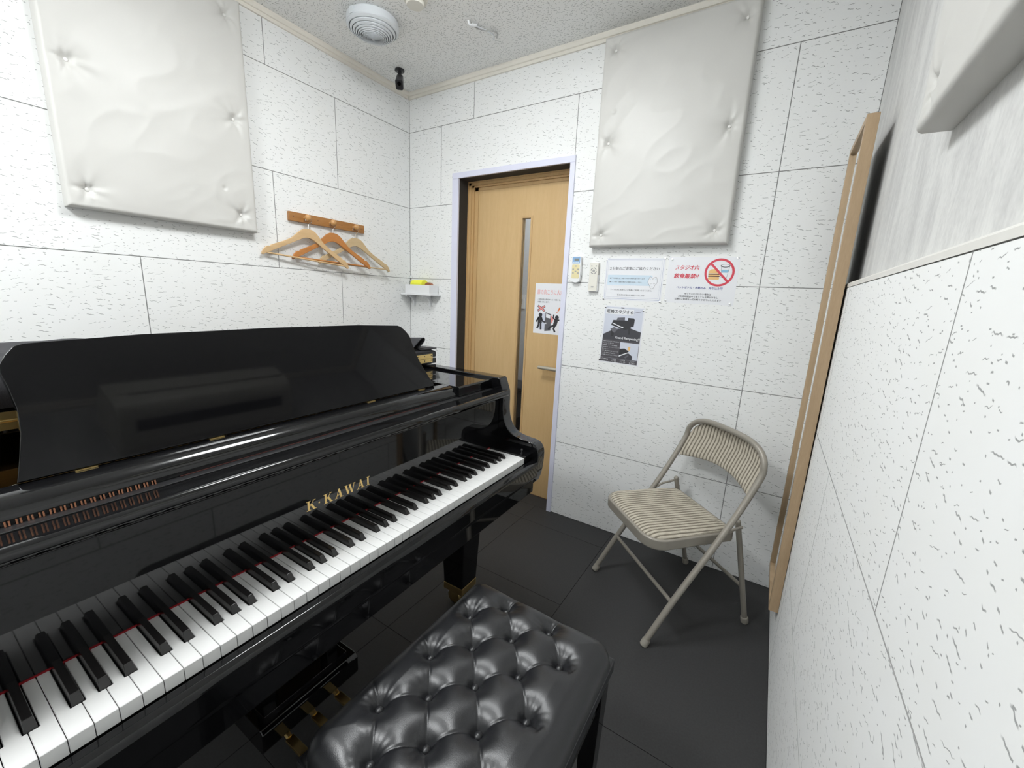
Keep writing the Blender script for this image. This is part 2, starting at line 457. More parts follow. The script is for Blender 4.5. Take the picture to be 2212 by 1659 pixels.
# corduroy-like upholstery: ribs along local x, spaced along local y (mesh carries the ribs too)
def corduroy(name, pitch, axis):
    mt, nt, b = new_mat(name); setb(b, (0.4, 0.36, 0.29), 0.9, spec=0.2)
    tc = N(nt, 'ShaderNodeTexCoord'); sx = N(nt, 'ShaderNodeSeparateXYZ')
    nt.links.new(tc.outputs['Object'], sx.inputs[0])
    nz = N(nt, 'ShaderNodeTexNoise', ins={'Scale': 55.0, 'Detail': 2.0})
    mp = N(nt, 'ShaderNodeMapping'); mp.inputs['Scale'].default_value = (0.5, 1, 1) if axis == 1 else (1, 0.5, 0.5)
    nt.links.new(tc.outputs['Object'], mp.inputs['Vector']); nt.links.new(mp.outputs[0], nz.inputs['Vector'])
    c = math_node(nt, 'ADD', sx.outputs[axis], math_node(nt, 'MULTIPLY', math_node(nt, 'SUBTRACT', nz.outputs['Fac'], 0.5), pitch*0.18))
    w = math_node(nt, 'COSINE', math_node(nt, 'MULTIPLY', c, 2*PI/pitch))
    mr = N(nt, 'ShaderNodeMapRange', interpolation_type='SMOOTHSTEP'); mr.inputs['From Min'].default_value = -0.85; mr.inputs['From Max'].default_value = 0.05
    nt.links.new(w, mr.inputs['Value'])
    n2 = N(nt, 'ShaderNodeTexNoise', ins={'Scale': 130.0, 'Detail': 3.0}); nt.links.new(mp.outputs[0], n2.inputs['Vector'])
    lt = N(nt, 'ShaderNodeMix', data_type='RGBA'); lt.inputs[6].default_value = (0.33, 0.295, 0.235, 1); lt.inputs[7].default_value = (0.62, 0.575, 0.48, 1)
    nt.links.new(n2.outputs['Fac'], lt.inputs[0])
    mx = N(nt, 'ShaderNodeMix', data_type='RGBA'); mx.inputs[6].default_value = (0.17, 0.15, 0.118, 1)
    nt.links.new(mr.outputs[0], mx.inputs[0]); nt.links.new(lt.outputs[2], mx.inputs[7]); nt.links.new(mx.outputs[2], b.inputs['Base Color'])
    return mt

# clear glass pane
mt, nt, b = new_mat('door_glass')
out = nt.nodes['Material Output']; nt.nodes.remove(b)
tr = N(nt, 'ShaderNodeBsdfTransparent'); tr.inputs[0].default_value = (0.86, 0.88, 0.88, 1)
gl = N(nt, 'ShaderNodeBsdfGlossy', ins={'Roughness': 0.02})
fr = N(nt, 'ShaderNodeFresnel', ins={'IOR': 1.5}); ms = N(nt, 'ShaderNodeMixShader')
nt.links.new(fr.outputs[0], ms.inputs[0]); nt.links.new(tr.outputs[0], ms.inputs[1]); nt.links.new(gl.outputs[0], ms.inputs[2])
nt.links.new(ms.outputs[0], out.inputs[0])
M['glass'] = mt
# glowing diffusers: room lamp, added fill lamp, unseen corridor lamp
mt, nt, b = new_mat('lamp_diffuser'); setb(b, (0.9, 0.9, 0.9), 0.5, emit=(0.965, 0.99, 1.0), estr=LAMP_POWER)
M['lampglow'] = mt
mt, nt, b = new_mat('fill_lamp_diffuser'); setb(b, (0.9, 0.9, 0.9), 0.5, emit=(0.965, 0.99, 1.0), estr=FILL_POWER)
M['fillglow'] = mt
mt, nt, b = new_mat('corridor_lamp_diffuser'); setb(b, (0.9, 0.9, 0.9), 0.5, emit=(0.97, 0.99, 1.0), estr=CORRIDOR_POWER)
M['corrglow'] = mt

# ------------------------------------------------------------------ room shell
TH = 0.010
def board_mesh(name, poly, mat, th=TH, gap=0.0011, ch=0.0006):
    """board lying in local xy, face towards +z at z = 0; chamfered edge"""
    a = offset_poly(poly, gap); c = offset_poly(poly, gap + ch); n = len(poly)
    vs = [(p[0], p[1], -th) for p in a] + [(p[0], p[1], -ch) for p in a] + [(p[0], p[1], 0) for p in c]
    fs = [tuple(range(n-1, -1, -1)), tuple(range(2*n, 3*n))]
    for k in (0, n):
        for i in range(n):
            j = (i+1) % n
            fs.append((k+i, k+j, k+n+j, k+n+i))
    me = bpy.data.meshes.new(name); me.from_pydata(vs, [], fs)
    finish(me, mat, 0)
    me.materials.append(M['matjoint'] if mat is M['mat'] else (mat if mat is M['ceil'] else M['joint']))   # raw cut edges
    for p in me.polygons: p.material_index = 0 if p.index == 1 else 1
    return me

_cache = {}
def board(name, parent, M4, u0, v0, w, h, mat, th=TH, gap=0.0011, poly=None):
    """one rectangular (or given polygon) board with its lower corner at (u0, v0) of the wall frame M4"""
    key = (name, round(w, 4), round(h, 4), mat.name, th, gap)
    if poly is None:
        if key not in _cache:
            _cache[key] = board_mesh(name, [(0, 0), (w, 0), (w, h), (0, h)], mat, th, gap)
        me = _cache[key]
    else:
        me = board_mesh(name, [(p[0]-u0, p[1]-v0) for p in poly], mat, th, gap)
    o = bpy.data.objects.new(name, me); link(o, parent)
    o.matrix_world = M4 @ Matrix.Translation((u0, v0, 0))
    return o

def struct(o, label=None):
    o['kind'] = 'structure'
    if label: o['label'] = label
    return o

ZS = [0.0, 0.455, 0.91, 1.365, 1.82, 2.275, CEIL]

# floor with half-metre rubber mats
fl = struct(box('floor', (-0.2, DEPTH-0.1, -0.08), (2.6, 0.0, -0.008), M['matjoint']), 'black rubber mat floor of the practice room')
FM = frame((0, 0, 0), (1, 0, 0), (0, 1, 0))
xs = [0.0, 0.085, 0.585, 1.085, 1.585]
ys = [DEPTH, -3.17, -2.67, -2.17, -1.67, -1.17, -0.67, -0.17, 0.0]
for i in range(len(xs)-1):
    for j in range(len(ys)-1):
        board('floor_mat', fl, FM, xs[i], ys[j], xs[i+1]-xs[i], ys[j+1]-ys[j], M['mat'], 0.008, 0.0006)

for ya, yb in ((-1.05, 0.0), (-2.05, -1.05), (-3.05, -2.05), (DEPTH, -3.05)):
    board('floor_mat', fl, FM, 1.585, ya, W-1.585, yb-ya, M['mat'], 0.008, 0.0006)
board('floor_mat', fl, FM, 0.424, 0.0, 1.166-0.424, 0.1195, M['mat'], 0.008, 0.0004)
# wall with hangers (x = 0)
wl = struct(box('wall_left', (-0.12, DEPTH, 0), (-0.0016, 0.0, CEIL), M['joint']), 'white fissured board wall behind the piano')
LM = frame((0, 0, 0), (0, 1, 0), (0, 0, 1))
for r in range(6):
    js = [-0.54 - 0.91*k for k in range(4)] if r in (0, 2, 4) else [-0.90 - 0.91*k for k in range(4)]
    cuts = [0.0] + [j for j in js if j > DEPTH] + [DEPTH]
    for k in range(len(cuts)-1):
        board('wall_board', wl, LM, cuts[k+1], ZS[r], cuts[k]-cuts[k+1], ZS[r+1]-ZS[r], M['tile'])

# door wall (y = 0), opening for the door
DX0, DX1, DZ1 = 0.405, 1.170, 1.965
mb = MB()
mb.box((-0.12, 0.0016, 0), (DX0, 0.12, CEIL)); mb.box((DX1, 0.0016, 0), (2.60, 0.12, CEIL)); mb.box((DX0, 0.0016, DZ1), (DX1, 0.12, CEIL))
wb = struct(mb.build('wall_back', M['joint'], smooth=0), 'white fissured board wall with the door and notices')
BM = frame((0, 0, 0), (1, 0, 0), (0, 0, 1))
CX0, CX1, CZ1 = 0.385, 1.186, 1.985      # hidden behind the casing
for r in range(6):
    z0, z1 = ZS[r], ZS[r+1]
    if r == 5:
        cuts = [0.0, 0.5245, 1.4345, WU]
        for k in range(3): board('wall_board', wb, BM, cuts[k], z0, cuts[k+1]-cuts[k], z1-z0, M['tile'])
    elif r == 4:
        board('wall_board', wb, BM, 0.0, z0, 0.2757, z1-z0, M['tile'])
        board('wall_board', wb, BM, 0.2757, z0, 0, 0, M['tile'], poly=[(0.2757, z0), (CX0, z0), (CX0, CZ1), (1.1857, CZ1), (1.1857, z1), (0.2757, z1)])
        board('wall_board', wb, BM, 1.1857, z0, 0.91, z1-z0, M['tile'])
        board('wall_board', wb, BM, 2.0957, z0, WU-2.0957, z1-z0, M['tile'])
    else:
        board('wall_board', wb, BM, 0.0, z0, CX0, z1-z0, M['tile'])
        board('wall_board', wb, BM, CX1, z0, 2.0957-CX1, z1-z0, M['tile'])
        board('wall_board', wb, BM, 2.0957, z0, (WU if r == 3 else W)-2.0957, z1-z0, M['tile'])

# mirror wall: papered above, boards below standing proud, ledge cap on top
wr = struct(box('wall_right', (WU, DEPTH, 0), (2.50, 0.0, CEIL), M['paperwall']), 'pale concrete patterned papered wall above white board dado')
da = box('dado_backing', (W+0.0016, DEPTH, 0), (WU, 0.0, 1.352), M['joint'], wr)
RM = frame((W, 0, 0), (0, -1, 0), (0, 0, 1))
rz = [0.0, 0.402, 0.884, 1.352]
ry = {0: [0.0, 0.515, 1.425, 2.335, -DEPTH], 1: [0.0, 0.840, 1.75, 2.66, -DEPTH], 2: [0.0, 0.498, 1.408, 2.318, -DEPTH]}
for r in range(3):
    c = ry[r]
    for k in range(len(c)-1):
        board('wall_board', wr, RM, c[k], rz[r], c[k+1]-c[k], rz[r+1]-rz[r], M['tile'])
cap = MB().prism([(W-0.0012, 1.352), (WU, 1.352), (WU, 1.367), (W+0.004, 1.367), (W-0.0012, 1.362)], DEPTH, 0.0).build('trim_1', M['capwhite'], None, smooth=0)
struct(cap, 'off-white cap strip along the top of the dado')

# wall behind the photographer
wf = struct(box('wall_front', (-0.12, DEPTH-0.12, 0), (2.60, DEPTH-0.0016, CEIL), M['joint']), 'white board wall behind the photographer')
FR = frame((W, DEPTH, 0), (-1, 0, 0), (0, 0, 1))
for r in range(6):
    cuts = [0.0, 0.62, 1.53, W] if r % 2 else [0.0, 0.2, 1.11, 2.02, W]
    for k in range(len(cuts)-1):
        board('wall_board', wf, FR, cuts[k], ZS[r], cuts[k+1]-cuts[k], ZS[r+1]-ZS[r], M['tile'])

# ceiling boards, joints almost closed
ce = struct(box('ceiling', (-0.12, DEPTH-0.12, CEIL+TH-0.002), (2.60, 0.12, CEIL+0.10), M['joint']), 'fissured white board ceiling')
CM = frame((0, 0, CEIL), (1, 0, 0), (0, -1, 0))
for j in range(7):
    v0 = 0.455*j; v1 = min(0.455*(j+1), -DEPTH)
    cuts = [0.0, 0.35, 1.26, 2.17, WU] if j % 2 else [0.0, 0.805, 1.715, WU]
    for k in range(len(cuts)-1):
        board('ceiling_board', ce, CM, cuts[k], v0, cuts[k+1]-cuts[k], v1-v0, M['ceil'], gap=0.00025)

# cream crown trims
def crown(name, a, b, axis, sgn, lab):
    # stepped profile: depth from wall, height
    prof = [(0.0, 2.463), (0.010, 2.463), (0.010, 2.478), (0.016, 2.480), (0.022, 2.492), (0.022, CEIL), (0.0, CEIL)]
    if axis == 'x': poly = [(-d, z) for d, z in prof]
    else: poly = [(sgn[0] + sgn[1]*d, z) for d, z in prof]
    o = MB().prism(poly, a, b, 'x' if axis == 'x' else 'y').build(name, M['cream'], None, smooth=0)
    return struct(o, lab)
crown('trim_2', 0.0, WU, 'x', None, 'cream ceiling moulding along the door wall')
crown('trim_3', DEPTH, -0.022, 'y', (0.0, 1), 'cream ceiling moulding above the piano wall')
crown('trim_4', DEPTH, -0.022, 'y', (WU, -1), 'cream ceiling moulding above the papered wall')

# ------------------------------------------------------------------ door
dr = struct(empty('door_1', (0.80, 0.0, 0)), 'maple door with a narrow glass slit in a lavender-white casing')
def dpart(name, lo, hi, mat, bevel=0.0015, parent=dr):
    o = box(name, tuple(Vector(lo)-Vector((0.80, 0, 0))), tuple(Vector(hi)-Vector((0.80, 0, 0))), mat, parent, bevel); return o
# casing, three lengths
dpart('casing', (0.376, -0.010, 0), (0.424, 0.004, 1.962), M['casing'])
dpart('casing', (1.166, -0.010, 0), (1.194, 0.004, 1.962), M['casing'])
dpart('casing', (0.376, -0.010, 1.962), (1.194, 0.004, 1.994), M['casing'])
# dark lined reveal
dpart('reveal', (0.405, 0.004, 0), (0.424, 0.085, 1.962), M['reveal'], 0)
dpart('reveal', (1.166, 0.004, 0), (1.190, 0.085, 1.962), M['casing'], 0)
dpart('reveal', (0.405, 0.004, 1.962), (1.190, 0.085, 1.985), M['reveal'], 0)
# stepped wooden frame
def jamb(x0, s):
    mb = MB()
    for a, b, y0 in ((0.0, 0.022, 0.085), (0.022, 0.040, 0.093), (0.040, 0.054, 0.104), (0.054, 0.080, 0.116)):
        xa, xb = x0 + s*a, x0 + s*b
        mb.box((min(xa, xb)-0.80, y0, 0), (max(xa, xb)-0.80, 0.19, 1.962))
    return mb
mbj = jamb(0.405, 1); mbj.build('door_frame', M['doorframe'], dr, smooth=0)
jamb(1.205, -1).build('door_frame', M['doorframe'], dr, smooth=0)
mb = MB()
for a, b, y0 in ((0.0, 0.020, 0.085), (0.020, 0.034, 0.093), (0.034, 0.044, 0.104), (0.044, 0.062, 0.116)):
    mb.box((0.405-0.80, y0, 1.975-b), (1.205-0.80, 0.19, 1.975-a))
mb.build('door_frame', M['doorframe'], dr, smooth=0)
# leaf with slit opening
gx0, gx1, gz0, gz1 = 0.816, 0.876, 0.40, 1.735
mb = MB()
lx0, lx1 = 0.486-0.80, 1.200-0.80
for lo, hi in (((lx0, 0.12, 0.003), (gx0-0.80, 0.156, 1.915)), ((gx1-0.80, 0.12, 0.003), (lx1, 0.156, 1.915)),
               ((gx0-0.80, 0.12, 0.003), (gx1-0.80, 0.156, gz0)), ((gx0-0.80, 0.12, gz1), (gx1-0.80, 0.156, 1.915))):
    mb.box(lo, hi)
leaf = mb.build('door_leaf', M['door'], dr, smooth=0)
def lp(name, lo, hi, mat, bevel=0.001):
    return box(name, tuple(Vector(lo)-Vector((0.80, 0, 0))), tuple(Vector(hi)-Vector((0.80, 0, 0))), mat, leaf, bevel)
lp('glass_pane', (gx0, 0.136, gz0), (gx1, 0.140, gz1), M['glass'], 0)
lp('glazing_bead', (gx0-0.011, 0.1165, gz0-0.011), (gx0+0.002, 0.132, gz1+0.011), M['doorframe'])
lp('glazing_bead', (gx1-0.002, 0.1165, gz0-0.011), (gx1+0.011, 0.132, gz1+0.011), M['doorframe'])
lp('glazing_bead', (gx0+0.002, 0.1165, gz0-0.011), (gx1-0.002, 0.132, gz0+0.002), M['doorframe'])
lp('glazing_bead', (gx0+0.002, 0.1165, gz1-0.002), (gx1-0.002, 0.132, gz1+0.011), M['doorframe'])
hd = MB().tube([(1.135-0.80, 0.12, 0.865), (1.135-0.80, 0.075, 0.865), (1.125-0.80, 0.068, 0.865), (1.010-0.80, 0.068, 0.866)], [0.011, 0.011, 0.0115, 0.0105], 14).build('door_handle', M['satin'], leaf)
MB().lathe([(0.026, 0.111), (0.026, 0.1201), (0.024, 0.1201)], 24, (1.135-0.80, 0, 0.865), 'y').build('handle_rose', M['satin'], leaf)

# ------------------------------------------------------------------ corridor seen through the slit
struct(box('wall_corridor_far', (-0.6, 1.00, 0), (2.0, 1.08, 2.45), M['corrwall']), 'grey corridor wall beyond the door glass')
struct(box('wall_corridor_side_a', (-0.68, 0.0, 0), (-0.60, 1.08, 2.45), M['corrwall']), 'end wall of the corridor')
struct(box('wall_corridor_side_b', (2.0, 0.12, 0), (2.08, 1.08, 2.45), M['corrwall']), 'other end wall of the corridor')
struct(box('floor_corridor', (-0.68, 0.1205, -0.06), (2.08, 1.08, -0.001), M['corrfloor']), 'brown corridor floor beyond the door')
struct(box('ceiling_corridor', (-0.68, 0.12, 2.45), (2.08, 1.08, 2.50), M['corrwall']), 'corridor ceiling beyond the door')
cl = empty('ceiling_light', (0.9, 0.55, 2.45))  # out of view, put in so the corridor shows through the slit
tag(cl, 'unseen round ceiling lamp added to light the corridor beyond the door', 'lamp')
MB().lathe([(0.12, 0.0), (0.12, -0.02), (0.115, -0.02)], 24).build('lamp_base', M['white'], cl)
MB().lathe([(0.11, -0.02), (0.105, -0.04), (0.07, -0.055), (0.001, -0.06)], 12).build('diffuser', M['corrglow'], cl)
sw = empty('light_switch', (0.305, 1.0, 1.235)); tag(sw, 'white light switch plate seen through the door glass', 'switch')
box('plate', (-0.036, -0.008, -0.06), (0.036, 0.0, 0.06), M['white'], sw, 0.002)
box('rocker', (-0.014, -0.012, -0.02), (0.014, -0.008, 0.02), M['remgrey'], sw, 0.001)
cs = empty('equipment_case', (0.30, 0.80, 0.0)); tag(cs, 'black equipment case standing behind the door glass', 'case')
box('body', (-0.25, -0.14, 0.02), (0.25, 0.14, 0.52), M['camgrey'], cs, 0.012)
box('lid', (-0.25, -0.14, 0.525), (0.25, 0.14, 0.56), M['camblack'], cs, 0.010)
MB().tube([(-0.08, 0, 0.56), (-0.08, 0, 0.585), (0.08, 0, 0.585), (0.08, 0, 0.56)], 0.008, 8).build('handle', M['camblack'], cs)
for sx in (-0.2, 0.2):
    for sy in (-0.1, 0.1):
        MB().lathe([(0.018, 0.0), (0.018, 0.021)], 12, (sx, sy, 0)).build('foot', M['camblack'], cs)

# ------------------------------------------------------------------ ceiling fittings
def room_lamp(at, label, glow):
    lamp = empty('ceiling_light', (at[0], at[1], CEIL)); tag(lamp, label, 'lamp', 'round ceiling lamps')
    MB().lathe([(0.205, 0.0), (0.212, -0.008), (0.212, -0.026), (0.205, -0.030)], 48).build('lamp_housing', M['white'], lamp)
    MB().lathe([(0.206, -0.028), (0.230, -0.036), (0.234, -0.050), (0.220, -0.066), (0.15, -0.078), (0.001, -0.083)], 28).build('diffuser', glow, lamp)
room_lamp(LAMP_AT, 'round ceiling lamp above the middle of the keyboard, mirrored in the piano lip', M['lampglow'])
room_lamp(FILL_AT, 'added round fill lamp behind the photographer, lifting the lower walls', M['fillglow'])

vt = empty('ceiling_vent', (0.392, -0.600, CEIL))
tag(vt, 'round pale grey ceiling vent with concentric rings', 'vent')
def vz(r): return -0.036 - 0.044*(1-(r/0.116)**2.3)
MB().lathe([(0.108, 0.0), (0.115, -0.006), (0.1175, -0.030), (0.116, -0.036), (0.104, -0.036)], 48).build('vent_base', M['ventwhite'], vt)
MB().lathe([(r, vz(r)+0.006) for r in (0.112, 0.09, 0.07, 0.05, 0.03, 0.015, 0.001)], 40).build('vent_core', M['ventslot'], vt)
edges = [0.1150, 0.1010, 0.0880, 0.0765, 0.0665, 0.0580, 0.0505, 0.0445, 0.0395, 0.0350, 0.0308, 0.0268, 0.0230, 0.0194, 0.0160, 0.0128, 0.0098, 0.0070]
for k in range(len(edges)):
    a = edges[k]; b_ = (edges[k+1] + (0.0042 if k < 6 else 0.0024)) if k < len(edges)-1 else 0.0004
    MB().lathe([(a, vz(a)+0.007), (a, vz(a)-0.001), (a-0.0008, vz(a)-0.0022), (b_, vz(b_)-0.0012), (b_, vz(b_)+0.006)], 48).build('ring', M['ventwhite'], vt)
box('latch', (-0.012, -0.1195, -0.034), (0.012, -0.110, -0.006), M['ventwhite'], vt, 0.001)

sd = empty('smoke_detector', (0.686, -0.620, CEIL))
tag(sd, 'small round cream smoke detector beside the ceiling vent', 'smoke detector')
MB().lathe([(0.050, 0.0), (0.052, -0.012), (0.048, -0.022), (0.036, -0.026)], 32).build('detector_base', M['offwhite'], sd)
MB().lathe([(0.038, -0.026), (0.038, -0.034), (0.035, -0.039), (0.001, -0.040)], 32).build('detector_head', M['offwhite'], sd)

wire = empty('loose_wire', (0.82, -0.32, CEIL)); tag(wire, 'loose grey wire end taped to the ceiling', 'wire')
def wp(pts, r, name, mat): MB().tube([Vector(p) for p in spline([(x-0.82, y+0.32, z) for x, y, z in pts], 5)], r, 8).build(name, mat, wire)
wp([(0.790, -0.385, 0.0), (0.792, -0.372, -0.012), (0.800, -0.335, -0.010), (0.822, -0.308, -0.012), (0.848, -0.290, -0.010), (0.860, -0.262, -0.010), (0.850, -0.250, -0.022)], 0.0032, 'cord', M['remgrey'])
wp([(0.796, -0.372, -0.008), (0.808, -0.345, -0.012), (0.815, -0.318, -0.008), (0.836, -0.292, -0.014), (0.838, -0.258, -0.012), (0.826, -0.243, -0.020)], 0.0028, 'cord', M['ventwhite'])
wp([(0.786, -0.388, 0.0), (0.788, -0.380, -0.014), (0.796, -0.368, -0.014), (0.806, -0.352, -0.008)], 0.0055, 'tape_wrap', M['white'])

sc_ = empty('security_camera', (0.170, -0.235, CEIL)); tag(sc_, 'small black security camera hanging from the ceiling corner', 'camera')
MB().lathe([(0.026, 0.0), (0.027, -0.008), (0.022, -0.012), (0.010, -0.014)], 24).build('mount', M['camblack'], sc_)
for a in (0.4, 2.5, 4.6):
    MB().lathe([(0.003, -0.0125), (0.003, -0.0135)], 8, (0.017*math.cos(a), 0.017*math.sin(a), 0)).build('screw', M['steel'], sc_)
MB().tube([(0, 0, -0.012), (0.002, -0.002, -0.030), (0.006, -0.004, -0.052)], [0.011, 0.0085, 0.010], 12).build('arm', M['camblack'], sc_)
bd = empty('body_axis', (0.008, -0.004, -0.050)); bd.parent = sc_
bdir = Vector((0.42, -0.50, -0.76)).normalized()
side = bdir.cross(Vector((0, 0, 1))).normalized(); upv = side.cross(bdir)
def rounded_rect(w, h, r, n=5):
    pts = []
    for cx, cy, a0 in ((w/2-r, h/2-r, 0), (-w/2+r, h/2-r, 90), (-w/2+r, -h/2+r, 180), (w/2-r, -h/2+r, 270)):
        for k in range(n+1):
            a = R(a0 + 90*k/n); pts.append((cx+r*math.cos(a), cy+r*math.sin(a)))
    return pts
bpy.data.objects.remove(bd)
def loft(sections, c0, d, sd_, up_, name, mat, parent):
    k = len(sections[0][1]); mb = MB(); vs = []
    for t, poly in sections:
        for p in poly: vs.append(c0 + d*t + sd_*p[0] + up_*p[1])
    fs = [tuple(range(k-1, -1, -1)), tuple(range(k*(len(sections)-1), k*len(sections)))]
    for i in range(len(sections)-1):
        for j in range(k):
            j2 = (j+1) % k; fs.append((i*k+j, i*k+j2, (i+1)*k+j2, (i+1)*k+j))
    return mb.add(vs, fs).build(name, mat, parent)
c0 = Vector((0.008, -0.004, -0.050))
loft([(-0.012, rounded_rect(0.024, 0.030, 0.008)), (0.0, rounded_rect(0.036, 0.046, 0.010)), (0.052, rounded_rect(0.040, 0.052, 0.010))], c0, bdir, side, upv, 'body', M['camgrey'], sc_)
loft([(0.0521, rounded_rect(0.042, 0.054, 0.011)), (0.062, rounded_rect(0.042, 0.054, 0.011)), (0.064, rounded_rect(0.038, 0.050, 0.010))], c0, bdir, side, upv, 'face_plate', M['camblack'], sc_)
MB().tube([c0 + bdir*0.062 + upv*0.008, c0 + bdir*0.0665 + upv*0.008], 0.010, 16).build('lens', M['black'], sc_)

# ------------------------------------------------------------------ padded acoustic panels
def padded(name, M4, w, h, T, tacks, holes, label, seed, n=(110, 150)):
    """cushion wrapped in leatherette, local x across, y up, z out of the wall"""
    nu, nv = n; rnd = random.Random(seed); so = Vector((rnd.uniform(0, 50), rnd.uniform(0, 50), 3.1))
    root = empty(name, mat=M4); tag(root, label, 'acoustic panel', 'padded acoustic panels')
    seeds = [(tx, ty, rnd.uniform(0, 6)) for tx, ty in tacks]
    def height(x, y):
        e = min(x, w-x, y, h-y); ee = min(max(e, 0)/0.012, 1.0)
        z = T*(0.72 + 0.28*math.sqrt(max(1-(1-ee)**2, 0))) if e > 0 else 0.0
        body = min(max(e-0.004, 0)/0.03, 1.0)
        bul = 0.006*math.sin(PI*min(max(x/w, 0), 1))*math.sin(PI*min(max(y/h, 0), 1))
        z += bul
        q = Vector((x*3.0 + 0.5*y, y*5.0 - x*2.2, 0)) + so
        z += body*0.0036*noise.noise(q) + body*0.0020*(1-abs(noise.noise(Vector((x*5+y*3, y*9-x*6, 1.7))+so)))**3
        for tx, ty, ph in seeds:
            dx, dy = x-tx, y-ty; d = math.hypot(dx, dy)
            if d < 0.16:
                a = math.atan2(dy, dx)
                z -= 0.016*math.exp(-(d/0.016)**2) + 0.006*math.exp(-(d/0.05)**2)
                z += body*0.0046*math.exp(-d/0.034)*(math.cos(5*a+ph) + 0.6*math.cos(9*a+2*ph))*min(d/0.012, 1)
        for tx, ty in holes:
            d = math.hypot(x-tx, y-ty); z -= 0.005*math.exp(-(d/0.008)**4)
        return max(z, 0.0)
    def warp(i, n_, L):
        if i <= 6: return 0.014*(i/6)**1.6 if i else 0.0
        if i >= n_-6: return L - warp(n_-i, n_, L)
        return 0.014 + (L-0.028)*(i-6)/(n_-12)
    vs = []
    for j in range(nv+1):
        for i in range(nu+1):
            x, y = warp(i, nu, w), warp(j, nv, h)
            edge = i in (0, nu) or j in (0, nv)
            if i == 1: x = 0.0003
            if i == nu-1: x = w-0.0003
            if j == 1: y = 0.0003
            if j == nv-1: y = h-0.0003
            vs.append((x, y, 0.0 if edge else height(x, y)))
    fs = [(j*(nu+1)+i, j*(nu+1)+i+1, (j+1)*(nu+1)+i+1, (j+1)*(nu+1)+i) for j in range(nv) for i in range(nu)]
    me = bpy.data.meshes.new('cushion'); me.from_pydata(vs, [], fs); finish(me, M['vinyl'], 0)
    for p in me.polygons: p.use_smooth = True
    obj('cushion', me, root)
    bt = MB().lathe([(0.0066, 0.0), (0.0066, 0.003), (0.0052, 0.0052), (0.0001, 0.0062)], 14).mesh('tack', M['tack'])
    for tx, ty in tacks:
        obj('tack', bt, root, (tx, ty, height(tx, ty) + 0.001))
    return root
padded('acoustic_panel', frame((0.0, -1.640, 1.515), (0, 1, 0), (0, 0, 1)), 0.628, 0.935, 0.048,
       [(0.565, 0.070), (0.565, 0.464), (0.568, 0.860), (0.058, 0.066), (0.056, 0.470), (0.056, 0.865)], [(0.50, 0.17)],
       'cream padded acoustic panel hanging above the music desk beside the coat hangers', 3)
padded('acoustic_panel', frame((1.318, 0.0, 1.540), (1, 0, 0), (0, 0, 1)), 0.632, 0.920, 0.048,
       [(0.056, 0.055), (0.056, 0.472), (0.053, 0.862), (0.574, 0.057), (0.574, 0.465), (0.585, 0.850)], [(0.075, 0.60)],
       'cream padded acoustic panel above the two landscape notices', 11)
padded('acoustic_panel', frame((WU, -1.048, 1.585), (0, -1, 0), (0, 0, 1)), 0.62, 0.42, 0.050,
       [(0.055, 0.055), (0.565, 0.055), (0.055, 0.36), (0.565, 0.36)], [], 'cream padded acoustic panel on the grey papered wall', 21)

# ------------------------------------------------------------------ coat rack and hangers
rk = empty('coat_rack', (0.0, -0.615, 1.626)); tag(rk, 'brown wooden peg rack with three round knobs', 'coat rack')
MB().box((0.0, -0.227, -0.0225), (0.019, 0.227, 0.0225)).build('back_board', M['rackwood'], rk, bevel=0.002)
for k, yy in enumerate((-0.146, 0.001, 0.150)):
    pg = MB().lathe([(0.007, 0.019), (0.006, 0.030), (0.0075, 0.040)], 16, (0, yy, 0), 'x').build('peg', M['knobwood'], rk)
    MB().ball((0.051, yy, 0.0), 0.0165, 20).build('knob', M['knobwood'], pg)
for yy in (-0.205, -0.070, 0.075, 0.205):
    MB().lathe([(0.0028, 0.0188), (0.0028, 0.0198)], 10, (0, yy, 0.0), 'x').build('screw_hole', M['brown'], rk)

